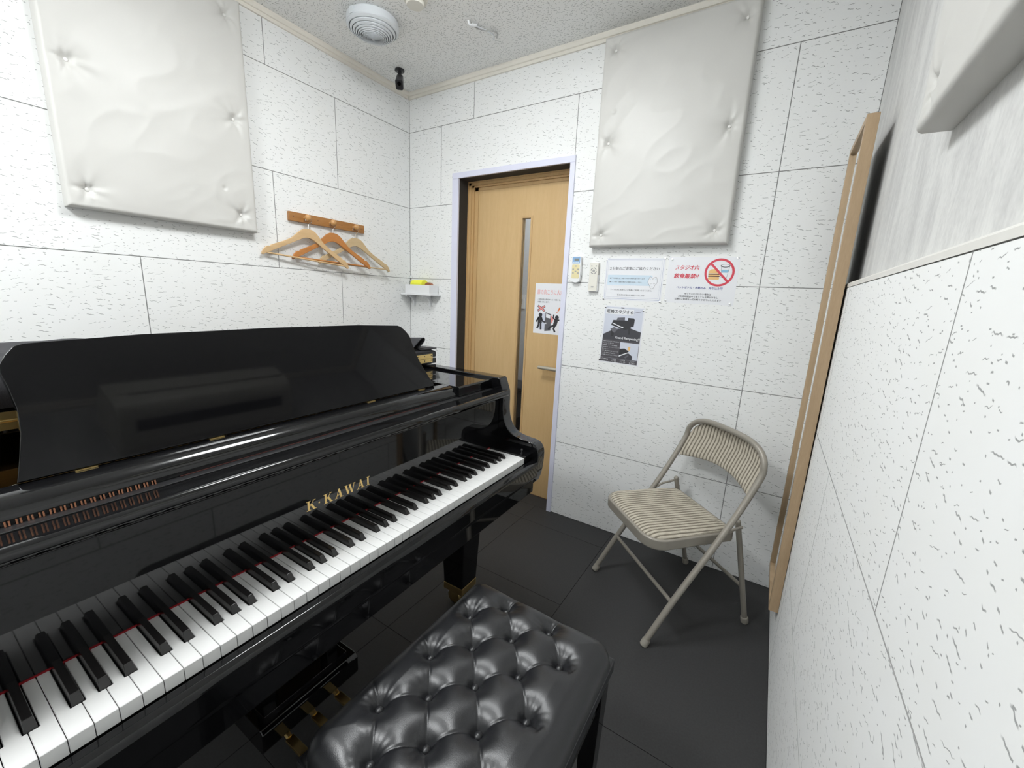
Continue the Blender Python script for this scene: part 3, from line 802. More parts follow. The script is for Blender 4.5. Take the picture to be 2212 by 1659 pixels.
HT = [(0.0, 0.0), (0.022, -0.003), (0.042, -0.015), (0.062, -0.036), (0.085, -0.060), (0.120, -0.083), (0.160, -0.103), (0.188, -0.118), (0.190, -0.124), (0.196, -0.124), (0.199, -0.122), (0.212, -0.132), (0.224, -0.148), (0.231, -0.166)]
HB = [(0.222, -0.170), (0.205, -0.158), (0.170, -0.138), (0.130, -0.114), (0.090, -0.090), (0.050, -0.066), (0.022, -0.050), (0.0, -0.046)]
def hanger(y0, z0, tilt, mat, label, zang):
    root = empty('coat_hanger', (0.034, y0, z0)); root.rotation_euler = (R(tilt), 0, R(zang))
    tag(root, label, 'coat hanger', 'wooden coat hangers on the peg rack')
    half = HT + HB
    poly = half + [(-a, b_) for a, b_ in reversed(half[1:-1])]
    mb = MB(); n = len(poly)
    def bend(a): return 0.16*a*a
    vs = [(-0.006 + bend(a), a, b_) for a, b_ in poly] + [(0.006 + bend(a), a, b_) for a, b_ in poly]
    m_ = len(half)
    fs = []
    # strips keep the concave outline clean
    top = [(a, b_) for a, b_ in HT]; 
    import itertools
    def at(curve, t):
        L = [0.0]
        for p, q in zip(curve, curve[1:]): L.append(L[-1] + math.hypot(q[0]-p[0], q[1]-p[1]))
        d = t*L[-1]
        for k in range(len(curve)-1):
            if d <= L[k+1] or k == len(curve)-2:
                u = (d-L[k])/max(L[k+1]-L[k], 1e-9); return (curve[k][0]+(curve[k+1][0]-curve[k][0])*u, curve[k][1]+(curve[k+1][1]-curve[k][1])*u)
    K = 28; bot = list(reversed(HB)); V = []; F = []
    for i in range(-K, K+1):
        s_ = -1 if i < 0 else 1
        t = abs(i)/K
        a = at(HT, t); b2 = at(bot, t)
        for xx in (-0.006, 0.006):
            V.append((xx + bend(a[0]), s_*a[0], a[1])); V.append((xx + bend(b2[0]), s_*b2[0], b2[1]))
    for i in range(2*K):
        p, q = 4*i, 4*(i+1)
        F += [(p, p+1, q+1, q), (p+2, q+2, q+3, p+3), (p, q, q+2, p+2), (p+1, p+3, q+3, q+1)]
    F += [(0, 2, 3, 1), (8*K, 8*K+1, 8*K+3, 8*K+2)]
    MB().add(V, F).build('shoulder', mat, root, smooth=50, bevel=0.0018)
    ex = bend(0.215)
    MB().tube([(ex, -0.216, -0.157), (ex, 0.216, -0.157)], 0.0045, 10).build('trouser_bar', mat, root)
    hk = [(0, 0.0, -0.006), (0, 0.0, 0.018), (0, 0.004, 0.028)]
    for k in range(11):
        a = R(-40 + 24*k); hk.append((0.0, 0.0165*math.cos(a)*1.0, 0.0445 + 0.0165*math.sin(a)))
    MB().tube(spline(hk, 3), 0.0016, 8).build('hook', M['chrome'], root)
    return root
hanger(-0.752, 1.5735, -4.5, M['ash'], 'pale ash coat hanger with visible grain on the first peg', -5)
hanger(-0.608, 1.5745, -2.0, M['honey'], 'honey brown coat hanger on the middle peg', -5)
hanger(-0.462, 1.5675, -1.6, M['birch'], 'pale greyish birch coat hanger on the peg nearest the room corner', -5)

# ------------------------------------------------------------------ corner shelf with tray and tape rolls
sh = empty('wall_shelf', (0.15, 0.0, 1.255)); tag(sh, 'small white bracket shelf in the room corner beside the door', 'shelf')
box('shelf_board', (-0.138, -0.100, 0.0), (0.135, -0.001, 0.012), M['white'], sh, 0.0015)
for bx in (-0.105, 0.045):
    br = spline([(-0.001, -0.070), (-0.008, -0.030), (-0.030, -0.012), (-0.060, -0.004)], 6)
    poly = [(-0.001, 0.0)] + [(-0.001, -0.072), (-0.014, -0.072)] + [(-0.018, -0.040), (-0.030, -0.022), (-0.050, -0.012), (-0.085, -0.010), (-0.085, 0.0)]
    MB().prism(poly, bx-0.006, bx+0.006, 'x').build('bracket', M['white'], sh, smooth=0)
ty = empty('plastic_tray', (0.15, -0.052, 1.267)); tag(ty, 'white two-compartment plastic tray on the corner shelf', 'tray')
x0, x1, y0, y1, hh = -0.104, 0.116, -0.040, 0.040, 0.056
MB().box((x0, y0, 0), (x1, y1, 0.002)).build('tray_floor', M['white'], ty)
for nm, lo, hi in (('tray_wall', (x0, y0, 0.002), (x1, y0+0.002, hh)), ('tray_wall', (x0, y1-0.002, 0.002), (x1, y1, hh)),
                   ('tray_wall', (x0, y0+0.002, 0.002), (x0+0.002, y1-0.002, hh)), ('tray_wall', (x1-0.002, y0+0.002, 0.002), (x1, y1-0.002, hh)),
                   ('divider', (0.045, y0+0.002, 0.002), (0.049, y1-0.002, hh))):
    box(nm, lo, hi, M['white'], ty)
yr = empty('yellow_duster', (0.135, -0.052, 1.2695)); tag(yr, 'fluorescent yellow rolled cloth in the shelf tray', 'cloth roll')
MB().tube([(-0.052, 0, 0.055), (0.0, 0.002, 0.056), (0.052, 0, 0.055)], [0.030, 0.031, 0.030], 20).build('roll', M['yellow'], yr)
MB().tube([(-0.0535, 0, 0.055), (-0.052, 0, 0.055)], 0.012, 14).build('roll_end', M['yellow'], yr)
tp = empty('tape_roll', (0.226, -0.052, 1.2695)); tag(tp, 'small brown tape roll standing in the shelf tray', 'tape')
MB().lathe([(0.018, -0.012), (0.034, -0.012), (0.035, -0.010), (0.035, 0.010), (0.034, 0.012), (0.018, 0.012), (0.018, -0.012)], 28, (0, 0, 0.0365), 'y').build('tape', M['coppertape'], tp)
MB().lathe([(0.016, -0.013), (0.0185, -0.013), (0.0185, 0.013), (0.016, 0.013), (0.016, -0.013)], 24, (0, 0, 0.0365), 'y').build('core', M['brown'], tp)
gb = empty('glass_vial', (0.066, -0.060, 1.2695)); tag(gb, 'tiny clear vial standing in the shelf tray', 'vial')
MB().lathe([(0.009, 0.0), (0.010, 0.004), (0.010, 0.070), (0.005, 0.080), (0.005, 0.096)], 14).build('bottle', M['glass'], gb)
MB().lathe([(0.0058, 0.096), (0.0058, 0.110), (0.001, 0.114)], 12).build('stopper', M['ventwhite'], gb)

# ------------------------------------------------------------------ remotes in wall holders
def wall_thing(name, x, z, label, cat, group=None, y=0.0, rot=0.0):
    root = empty(name, mat=frame((x, y, z), (math.cos(rot), 0, math.sin(rot)), (-math.sin(rot), 0, math.cos(rot))))
    return tag(root, label, cat, group)
def slab(parent, name, x0, x1, y0, y1, z0, z1, mat, r=0.0, bevel=0.0):
    if r: poly = [(p[0]+(x0+x1)/2, p[1]+(y0+y1)/2) for p in rounded_rect(x1-x0, y1-y0, r)]
    else: poly = [(x0, y0), (x1, y0), (x1, y1), (x0, y1)]
    return MB().prism(poly, z0, z1, 'z').build(name, mat, parent, bevel=bevel)
r1 = wall_thing('remote_control', 1.247, 1.431, 'air conditioner remote with blue display and cream keypad', 'remote')
poly = [(-0.026, 0.062), (-0.022, 0.067), (0.022, 0.067), (0.026, 0.062), (0.027, -0.045), (0.024, -0.058), (0.016, -0.065), (0.0, -0.068), (-0.016, -0.065), (-0.024, -0.058), (-0.027, -0.045)]
MB().prism(poly, 0.004, 0.022, 'z').build('body', M['white'], r1, bevel=0.002)
slab(r1, 'wall_holder', -0.029, 0.029, -0.030, 0.020, 0.0, 0.014, M['white'], 0.004)
kp = slab(r1, 'keypad', -0.0215, 0.0215, -0.046, 0.025, 0.022, 0.0226, M['remyellow'], 0.006)
db = slab(r1, 'display_bezel', -0.0215, 0.0215, 0.030, 0.064, 0.022, 0.0228, M['lcdblue'], 0.003)
slab(db, 'display', -0.010, 0.014, 0.044, 0.055, 0.0228, 0.0231, M['lcd'], 0.001)
for k in range(3): slab(db, 'button', -0.017+0.012*k, -0.008+0.012*k, 0.032, 0.0385, 0.0228, 0.0236, M['lightblue'], 0.0015)
for bx, by in ((0.0, 0.017), (-0.014, 0.001), (0.014, 0.001), (-0.014, -0.018), (0.014, -0.018), (0.0, -0.010)):
    slab(kp, 'button', bx-0.0045, bx+0.0045, by-0.003, by+0.003, 0.0226, 0.0236, M['remgrey'], 0.0012)
r2 = wall_thing('remote_control', 1.347, 1.395, 'slim white lamp remote with a round dial beside the framed notice', 'remote')
slab(r2, 'body', -0.023, 0.023, -0.072, 0.070, 0.004, 0.020, M['offwhite'], 0.002, 0.0012)
slab(r2, 'wall_holder', -0.0255, 0.0255, -0.074, 0.010, 0.0, 0.016, M['white'], 0.002)
for a0 in (25, 115, 205, 295):
    pts = [(0.0145*math.cos(R(a0+10*k)), 0.030+0.0145*math.sin(R(a0+10*k)), 0.0203) for k in range(7)]
    MB().tube(pts, 0.0022, 8).build('dial_segment', M['remgrey'], r2)
MB().lathe([(0.0065, 0.020), (0.0065, 0.0212), (0.0055, 0.0216)], 20, (0, 0.030, 0)).build('dial_button', M['remgrey'], r2)
for bx in (-0.012, 0.012): MB().lathe([(0.0032, 0.020), (0.0032, 0.021)], 12, (bx, 0.054, 0)).build('button', M['remgrey'], r2)
slab(r2, 'maker_mark', -0.008, 0.006, -0.050, -0.047, 0.020, 0.0202, M['remgrey'])
slab(r2, 'maker_mark', -0.008, 0.006, -0.055, -0.0542, 0.020, 0.0202, M['remgrey'])

# ------------------------------------------------------------------ printed notices
def letters(parent, s, cx, cy, w, h, mat, z=0.0009, bold=0.0, shear=0.0, name='lettering'):
    """one line of print fitted into a w x h box centred at (cx, cy) of the sheet; h None keeps the proportions"""
    c = bpy.data.curves.new(name, 'FONT'); c.body = s; c.size = 1.0; c.shear = shear; c.resolution_u = 2
    t = bpy.data.objects.new(name, c); COL.objects.link(t)
    dg = bpy.context.evaluated_depsgraph_get(); dg.update()
    me = bpy.data.meshes.new_from_object(t.evaluated_get(dg))
    bpy.data.objects.remove(t); bpy.data.curves.remove(c)
    X = [v.co.x for v in me.vertices]; Y = [v.co.y for v in me.vertices]
    if not X: return None
    sx = w/(max(X)-min(X)); sy = sx if h is None else h/(max(Y)-min(Y))
    mx_, my_ = (max(X)+min(X))/2, (max(Y)+min(Y))/2
    for v in me.vertices: v.co = ((v.co.x-mx_)*sx + cx, (v.co.y-my_)*sy + cy, z)
    if bold:      # heavier print: the same outlines laid down again a hair to each side
        V = [v.co.copy() for v in me.vertices]; Fc = [tuple(p.vertices) for p in me.polygons]; n0 = len(V); VV = []; FF = []
        b2 = bold*sx*0.8
        for k, (ox, oy) in enumerate(((0, 0), (b2, 0), (-b2, 0), (0, b2), (0, -b2))):
            VV += [(p.x+ox, p.y+oy, p.z - 0.00001*k) for p in V]; FF += [tuple(i+k*n0 for i in f) for f in Fc]
        me = bpy.data.meshes.new(name); me.from_pydata(VV, [], FF)
    me.materials.clear(); me.materials.append(mat); me.name = name
    return obj(name, me, parent)

def flat(parent, name, poly, mat, z=0.0006, th=0.00015):
    return MB().prism(poly, z-th, z, 'z').build(name, mat, parent, smooth=0)
def rect(parent, name, x0, x1, y0, y1, mat, z=0.0006, r=0.0):
    poly = [(x0, y0), (x1, y0), (x1, y1), (x0, y1)] if not r else [(p[0]+(x0+x1)/2, p[1]+(y0+y1)/2) for p in rounded_rect(x1-x0, y1-y0, r)]
    return flat(parent, name, poly, mat, z)
def stroke(parent, name, pts, wd_, mat, z=0.0009, closed=False):
    """a drawn line of the print: a thin flat ribbon"""
    P = [Vector((p[0], p[1])) for p in pts]; n = len(P); V = []; F = []
    for i in range(n):
        a = P[i-1] if (closed or i > 0) else P[i]; b_ = P[(i+1) % n] if (closed or i < n-1) else P[i]
        t = (b_-a).normalized(); nn = Vector((-t.y, t.x))*wd_/2
        V += [(P[i].x+nn.x, P[i].y+nn.y, z), (P[i].x-nn.x, P[i].y-nn.y, z)]
    for i in range(n if closed else n-1):
        j = (i+1) % n; F.append((2*i, 2*i+1, 2*j+1, 2*j))
    return MB().add(V, F).build(name, mat, parent, smooth=0)
def disc(parent, name, cx, cy, rx, ry, mat, z=0.0009, n=32):
    return flat(parent, name, [(cx+rx*math.cos(2*PI*k/n), cy+ry*math.sin(2*PI*k/n)) for k in range(n)], mat, z)
pinmesh = MB().lathe([(0.0050, 0.0005), (0.0058, 0.0022), (0.0042, 0.0050), (0.0036, 0.0062), (0.0001, 0.0066)], 16).mesh('push_pin', M['glass'])
pinhead = MB().lathe([(0.0036, 0.0), (0.0048, 0.0018), (0.0001, 0.0024)], 14).mesh('push_pin', M['chrome'])
def pins(parent, pts, mesh=None):
    for x, y in pts:
        p = obj('push_pin', pinhead, parent, (x, y, 0.0008))
def sheet(root, w, h, curl=0.0):
    nx, ny = 14, 10; V = []; F = []
    for j in range(ny+1):
        for i in range(nx+1):
            V.append((w*(i/nx-0.5), h*(j/ny-0.5), 0.0004))
    F = [(j*(nx+1)+i, j*(nx+1)+i+1, (j+1)*(nx+1)+i+1, (j+1)*(nx+1)+i) for j in range(ny) for i in range(nx)]
    return MB().box((-w/2, -h/2, 0.0), (w/2, h/2, 0.0004)).build('sheet', M['paper'], root, smooth=0)

# framed leave-early notice
pw, ph = 0.292, 0.207
pa = wall_thing('notice', 1.549, 1.3855, 'white landscape notice with double blue border and small cat drawing', 'notice', 'notices pinned beside the door', rot=-0.004)
sheet(pa, pw, ph)
def AX(u): return (u-0.5)*pw
def AY(v): return (0.5-v)*ph
for (a, b_), mt_, wd_ in (((0.022, 0.03), M['lineblue'], 0.0016), ((0.045, 0.06), M['lineblue'], 0.0006)):
    stroke(pa, 'border', [(AX(a), AY(b_)), (AX(1-a*1.1), AY(b_)), (AX(1-a*1.1), AY(1-b_*1.3)), (AX(a), AY(1-b_*1.3))], wd_, mt_, 0.0006, True)
letters(pa, '２分前のご退室にご協力ください', AX(0.50), AY(0.245), 0.84*pw, None, M['inkgrey'], bold=0.012)
rect(pa, 'text_box', AX(0.055), AX(0.82), AY(0.635), AY(0.395), M['lightblue'], 0.0006, 0.004)
letters(pa, '●ご予約時間には、準備・片付けの時間も含まれています', AX(0.395), AY(0.475), 0.60*pw, None, M['inkgrey'])
letters(pa, '●パイプ椅子・譜面台等は元の場所にお戻しください', AX(0.375), AY(0.560), 0.56*pw, None, M['inkgrey'])
letters(pa, 'すべての方に気持ちよく快適にご利用いただくために、', AX(0.48), AY(0.745), 0.72*pw, None, M['inkgrey'])
letters(pa, '皆さまのご協力をお願いいたします', AX(0.49), AY(0.865), 0.47*pw, None, M['inkgrey'])
cat = [(0.775, 0.60), (0.755, 0.545), (0.775, 0.45), (0.79, 0.425), (0.812, 0.455), (0.830, 0.475), (0.850, 0.455), (0.875, 0.430), (0.893, 0.455), (0.905, 0.545), (0.885, 0.60), (0.868, 0.622), (0.864, 0.66), (0.845, 0.695), (0.828, 0.70), (0.812, 0.695), (0.795, 0.66), (0.792, 0.622)]
catp = [(AX(a), AY(b_)) for a, b_ in cat]
flat(pa, 'cat_drawing', catp, M['paper'], 0.0008)
stroke(pa, 'cat_outline', [tuple(p) for p in spline(catp, 4, True)], 0.0011, M['inkgrey'], 0.00095, True)
for ex_ in (0.806, 0.858):
    stroke(pa, 'cat_eye', [(AX(ex_-0.015), AY(0.575)), (AX(ex_-0.005), AY(0.588)), (AX(ex_+0.005), AY(0.588)), (AX(ex_+0.015), AY(0.575))], 0.0008, M['inkgrey'], 0.00095)
stroke(pa, 'cat_mouth', [(AX(0.815), AY(0.652)), (AX(0.823), AY(0.657)), (AX(0.829), AY(0.648)), (AX(0.836), AY(0.657)), (AX(0.843), AY(0.652))], 0.0008, M['inkgrey'], 0.00095)
for ex_ in (0.795, 0.875): flat(pa, 'cat_ear', [(AX(ex_-0.010), AY(0.495)), (AX(ex_), AY(0.460)), (AX(ex_+0.010), AY(0.495))], M['lightblue'], 0.00095)
pins(pa, [(AX(0.012), AY(0.04)), (AX(0.99), AY(0.02)), (AX(0.012), AY(0.975)), (AX(0.985), AY(0.99))])

# no eating or drinking notice
pw, ph = 0.297, 0.208
pb = wall_thing('notice', 1.8585, 1.3865, 'landscape notice in red lettering with crossed-out burger and drink', 'notice', 'notices pinned beside the door', rot=-0.008)
sheet(pb, pw, ph)
letters(pb, 'スタジオ内', AX(0.285), AY(0.225), 0.345*pw, 0.105*ph, M['inkred'], bold=0.022, shear=0.15)
letters(pb, '飲食厳禁!!', AX(0.285), AY(0.405), 0.36*pw, 0.105*ph, M['inkred'], bold=0.03, shear=0.15)
letters(pb, 'ペットボトル・水筒のみ　持ち込み可', AX(0.495), AY(0.655), 0.66*pw, None, M['inkblue'], bold=0.02)
letters(pb, '守っていただけない場合は', AX(0.485), AY(0.79), 0.385*pw, None, M['ink'], bold=0.015)
letters(pb, 'ご利用時間途中であってもお声がけをし', AX(0.495), AY(0.85), 0.57*pw, None, M['ink'], bold=0.015)
letters(pb, '以降のご利用を一切お断りさせていただきます', AX(0.495), AY(0.91), 0.67*pw, None, M['ink'], bold=0.015)
ccx, ccy, cr = AX(0.745), AY(0.32), 0.056
def burger(parent):
    x, y = ccx-0.020, ccy-0.004
    flat(parent, 'bun_top', [(x-0.024, y), (x-0.022, y+0.010), (x-0.014, y+0.017), (x, y+0.019), (x+0.014, y+0.016), (x+0.022, y+0.008), (x+0.024, y)], M['bun'], 0.0007)
    rect(parent, 'patty', x-0.024, x+0.024, y-0.006, y-0.001, M['brown'], 0.0007, 0.002)
    rect(parent, 'cheese', x-0.023, x+0.023, y-0.010, y-0.006, M['bun'], 0.00072, 0.001)
    rect(parent, 'patty', x-0.024, x+0.024, y-0.015, y-0.010, M['brown'], 0.0007, 0.002)
    rect(parent, 'bun_base', x-0.023, x+0.023, y-0.027, y-0.015, M['bun'], 0.0007, 0.005)
burger(pb)
x, y = ccx+0.021, ccy+0.008
flat(pb, 'cup', [(x-0.016, y+0.018), (x-0.011, y-0.030), (x+0.011, y-0.030), (x+0.017, y+0.018)], M['paper'], 0.00066)
stroke(pb, 'cup_outline', [(x-0.016, y+0.018), (x-0.011, y-0.030), (x+0.011, y-0.030), (x+0.017, y+0.018)], 0.0012, M['inkgrey'], 0.0007)
flat(pb, 'cup_band', [(x-0.0145, y+0.004), (x-0.0135, y-0.008), (x+0.0135, y-0.008), (x+0.015, y+0.004)], M['cupblue'], 0.0007)
disc(pb, 'cup_lid', x, y+0.021, 0.0195, 0.0075, M['inkgrey'], 0.0007); disc(pb, 'lid_face', x, y+0.022, 0.016, 0.0050, M['paper'], 0.00075)
stroke(pb, 'prohibition_ring', [(ccx+cr*math.cos(2*PI*k/48), ccy+cr*math.sin(2*PI*k/48)) for k in range(48)], 0.0092, M['inkred'], 0.0010, True)
d_ = cr*0.707; stroke(pb, 'prohibition_bar', [(ccx-d_, ccy+d_), (ccx+d_, ccy-d_)], 0.0092, M['inkred'], 0.00105)
pins(pb, [(AX(0.045), AY(0.055)), (AX(0.965), AY(0.02)), (AX(0.025), AY(0.96)), (AX(0.955), AY(0.965))])

# reopening flyer
pw, ph = 0.210, 0.297
pc = wall_thing('flyer', 1.519, 1.1055, 'small monochrome flyer with a grand piano photograph under the framed notice', 'flyer', rot=-0.018)
sheet(pc, pw, ph)
rect(pc, 'photo_wall', AX(0.035), AX(0.965), AY(0.585), AY(0.022), M['flyerwall'], 0.0005)
flat(pc, 'photo_floor', [(AX(0.035), AY(0.585)), (AX(0.965), AY(0.585)), (AX(0.965), AY(0.415)), (AX(0.66), AY(0.355)), (AX(0.30), AY(0.40)), (AX(0.035), AY(0.505))], M['flyerfloor'], 0.0006)
rect(pc, 'title_box', AX(0.05), AX(0.74), AY(0.145), AY(0.045), M['paper'], 0.0006)
letters(pc, '尼崎スタジオ６', AX(0.395), AY(0.097), 0.64*pw, None, M['ink'], bold=0.025)
rect(pc, 'photo_lamp', AX(0.42), AX(0.50), AY(0.040), AY(0.022), M['flyerfloor'], 0.0007)
stroke(pc, 'photo_moulding', [(AX(0.74), AY(0.105)), (AX(0.965), AY(0.06))], 0.0022, M['flyergrey'], 0.0007)
P_ = lambda *q: [(AX(a), AY(b_)) for a, b_ in q]
flat(pc, 'photo_piano', P_((0.22, 0.32), (0.26, 0.245), (0.62, 0.235), (0.62, 0.19), (0.76, 0.19), (0.785, 0.215), (0.775, 0.33), (0.71, 0.34), (0.70, 0.47), (0.665, 0.47), (0.655, 0.375), (0.58, 0.40), (0.22, 0.335)), M['ink'], 0.0007)
flat(pc, 'photo_piano', P_((0.335, 0.255), (0.36, 0.20), (0.54, 0.185), (0.545, 0.245)), M['flyergrey'], 0.0007)
flat(pc, 'photo_keyboard', P_((0.245, 0.305), (0.51, 0.372), (0.535, 0.352), (0.515, 0.345), (0.495, 0.352), (0.26, 0.292)), M['paper'], 0.0008)
flat(pc, 'photo_bench', P_((0.205, 0.405), (0.30, 0.36), (0.40, 0.40), (0.31, 0.465)), M['flyergrey'], 0.0008)
flat(pc, 'photo_bench', P_((0.225, 0.41), (0.31, 0.465), (0.305, 0.52), (0.235, 0.53)), M['ink'], 0.00075)
letters(pc, 'Grand Reopening!!', AX(0.655), AY(0.545), 0.60*pw, None, M['paper'], bold=0.02)
rect(pc, 'text_panel', AX(0.035), AX(0.965), AY(0.978), AY(0.585), M['flyer'], 0.0006)
lines = ['尼崎スタジオ６がこの度全面的に', 'リニューアル！', '防音室内、ピアノ等の備品を', 'Grandピアノにグレードアップ', '致しました！', 'ピアノ等の練習の他、ピアノの', 'レッスン指導、声楽等にも', 'ご利用いただけますのでぜひ！']
wds = [0.42, 0.28, 0.38, 0.43, 0.15, 0.41, 0.35, 0.42]
for k, (t_, w_) in enumerate(zip(lines, wds)):
    letters(pc, t_, AX(0.055+w_/2), AY(0.618+0.0345*k), w_*pw, 0.0048, M['paper'], bold=0.005)
rect(pc, 'inset_photo', AX(0.50), AX(0.955), AY(0.90), AY(0.612), M['flyerwall'], 0.0007)
flat(pc, 'inset_floor', P_((0.50, 0.90), (0.83, 0.90), (0.83, 0.835), (0.73, 0.79), (0.50, 0.86)), M['flyerfloor'], 0.0008)
flat(pc, 'inset_door', P_((0.70, 0.68), (0.76, 0.672), (0.755, 0.74), (0.70, 0.74)), M['bun'], 0.0008)
flat(pc, 'inset_piano', P_((0.50, 0.73), (0.62, 0.715), (0.73, 0.755), (0.72, 0.79), (0.50, 0.87)), M['ink'], 0.00085)
flat(pc, 'inset_keyboard', P_((0.50, 0.845), (0.725, 0.77), (0.728, 0.782), (0.50, 0.868)), M['paper'], 0.0009)
flat(pc, 'inset_bench', P_((0.63, 0.865), (0.71, 0.82), (0.745, 0.83), (0.67, 0.885)), M['flyergrey'], 0.0009)
stroke(pc, 'rule', [(AX(0.05), AY(0.905)), (AX(0.955), AY(0.912))], 0.0005, M['flyerwall'], 0.0008)
letters(pc, 'ご利用料金', AX(0.15), AY(0.937), 0.17*pw, None, M['paper'], bold=0.01)
for t1, t2, u in (('1時間', '￥５００', 0.38), ('1人利用', '￥７４０', 0.61), ('2人利用', '￥７８０', 0.84)):
    letters(pc, t1, AX(u), AY(0.927), 0.11*pw, 0.0042, M['paper']); letters(pc, t2, AX(u), AY(0.955), 0.135*pw, None, M['paper'], bold=0.01)
pins(pc, [(AX(0.03), AY(0.03)), (AX(0.965), AY(0.05)), (AX(0.02), AY(0.965))])

# door warning sheet on the leaf
pd = wall_thing('warning_sheet', 1.036, 1.2125, 'white warning sheet with door and figure pictograms stuck on the door leaf', 'notice', y=0.1198, rot=-0.004)
sheet(pd, pw, ph)
letters(pd, '扉の向こうに人が！', AX(0.50), AY(0.170), 0.86*pw, 0.105*ph, M['pinkred'], bold=0.0)
letters(pd, 'ご退出時は扉をゆっくり開けるよう', AX(0.50), AY(0.315), 0.80*pw, None, M['ink'])
letters(pd, 'お願い致します。', AX(0.285), AY(0.365), 0.37*pw, None, M['ink'])
stroke(pd, 'cross_mark', P_((0.115, 0.545), (0.345, 0.445)), 0.014, M['inkgrey'], 0.0008); stroke(pd, 'cross_mark', P_((0.115, 0.445), (0.345, 0.545)), 0.014, M['inkgrey'], 0.00082)
stroke(pd, 'cross_fill', P_((0.13, 0.54), (0.33, 0.45)), 0.008, M['pinkred'], 0.0009); stroke(pd, 'cross_fill', P_((0.13, 0.45), (0.33, 0.54)), 0.008, M['pinkred'], 0.00092)
flat(pd, 'doorway', P_((0.17, 0.915), (0.165, 0.585), (0.38, 0.59), (0.38, 0.915)), M['flyerwall'], 0.0007)
flat(pd, 'door_panel', P_((0.37, 0.945), (0.375, 0.565), (0.56, 0.60), (0.565, 0.925)), M['inkgrey'], 0.0008)
flat(pd, 'door_window', P_((0.395, 0.67), (0.395, 0.59), (0.535, 0.615), (0.535, 0.685)), M['paper'], 0.0009)
disc(pd, 'door_knob', AX(0.405), AY(0.785), 0.0035, 0.0045, M['paper'], 0.0009)
def figure(parent, head, limbs):
    disc(parent, 'figure_head', AX(head[0]), AY(head[1]), 0.0125, 0.0125, M['ink'], 0.0010)
    for pts, wd_ in limbs: stroke(parent, 'figure_limb', P_(*pts), wd_, M['ink'], 0.0010)
figure(pd, (0.215, 0.625), [(((0.20, 0.66), (0.21, 0.79)), 0.028), (((0.16, 0.68), (0.085, 0.77)), 0.009), (((0.255, 0.68), (0.30, 0.755), (0.39, 0.765)), 0.009), (((0.175, 0.78), (0.17, 0.84), (0.125, 0.90)), 0.012), (((0.235, 0.78), (0.25, 0.92)), 0.012)])
figure(pd, (0.745, 0.655), [(((0.735, 0.69), (0.69, 0.82)), 0.024), (((0.69, 0.70), (0.63, 0.665), (0.645, 0.60)), 0.009), (((0.77, 0.70), (0.88, 0.715), (0.93, 0.68)), 0.009), (((0.69, 0.81), (0.57, 0.845), (0.49, 0.90)), 0.012), (((0.70, 0.82), (0.66, 0.88), (0.71, 0.95)), 0.012)])
flat(pd, 'impact_flash', P_((0.57, 0.79), (0.555, 0.62), (0.62, 0.66), (0.64, 0.70), (0.61, 0.75)), M['pinkred'], 0.00085)
flat(pd, 'exclamation', P_((0.745, 0.525), (0.80, 0.455), (0.86, 0.435), (0.85, 0.475), (0.775, 0.535)), M['orange'], 0.0009)
disc(pd, 'exclamation_dot', AX(0.735), AY(0.55), 0.0034, 0.0034, M['orange'], 0.0009)

# ------------------------------------------------------------------ grand piano (local: x towards the player, y towards the treble)
PO = (1.511, -0.922, 0.0); PR = 0.015
pn = empty('grand_piano', PO, PR)
tag(pn, 'black polished grand piano with open keyboard and raised music desk', 'piano')
KW = 0.0235; NK = 52; KL = 0.148
YB = -NK*KW                   # bass end of the keyboard
def pp(poly, a, b, name, mat, parent=pn, bevel=0.0, smooth=35, seg=2):
    return MB().prism(poly, a, b, 'y').build(name, mat, parent, smooth=smooth, bevel=bevel, seg=seg)

# keys, from the treble end down
names = 'CBAGFED'
shift = {('B', 'A'): 0.0032, ('A', 'G'): 0.0, ('G', 'F'): -0.0032, ('E', 'D'): 0.0028, ('D', 'C'): -0.0028}
blacks = {}
for i in range(NK-1):
    pair = (names[i % 7], names[(i+1) % 7])
    if pair in shift: blacks[i] = -(i+1)*KW + shift[pair]
BH = 0.0074       # half gap left for a black key
XH = -0.0495      # where the head of a white key ends
wcache = {}
for i in range(NK):
    ya, yb = -(i+1)*KW + 0.00045, -i*KW - 0.00045
    lo = blacks.get(i); hi = blacks.get(i-1)
    tl = (lo + BH) - ya if lo is not None else 0.0
    th_ = yb - (hi - BH) if hi is not None else 0.0
    key = (round(tl, 5), round(th_, 5))
    if key not in wcache:
        w_ = yb - ya
        poly = [(0, 0), (0, w_), (XH if th_ else -KL, w_)]
        if th_: poly += [(XH, w_-th_), (-KL, w_-th_)]
        poly += [(-KL, tl)]
        if tl: poly += [(XH, tl), (XH, 0)]
        elif True: poly = poly
        # top plate and front lip as one key
        mb = MB().prism(poly, 0.709, 0.731, 'z')
        wcache[key] = mb.mesh('white_key', M['ivory'], smooth=0, bevel=0.0007, seg=1)
    obj('white_key', wcache[key], pn, (0, ya, 0))
bv = []
b0, b1, bl, bt = 0.0062, 0.0046, -0.0515, 0.7432
vs = [(-KL, -b0, 0.712), (bl, -b0, 0.712), (bl, b0, 0.712), (-KL, b0, 0.712),
      (-KL, -b0, 0.7305), (bl+0.001, -b0, 0.7305), (bl+0.001, b0, 0.7305), (-KL, b0, 0.7305),
      (-KL, -b1, bt), (bl-0.0075, -b1, bt), (bl-0.0075, b1, bt), (-KL, b1, bt)]
fs = [(0, 3, 2, 1), (8, 9, 10, 11)] + [(a+i, a+(i+1) % 4, a+4+(i+1) % 4, a+4+i) for a in (0, 4) for i in range(4)]
bme = MB().add(vs, fs).mesh('black_key', M['ebony'], smooth=30, bevel=0.0011, seg=2)
for i, yy in blacks.items():
    obj('black_key', bme, pn, (0, yy, 0))
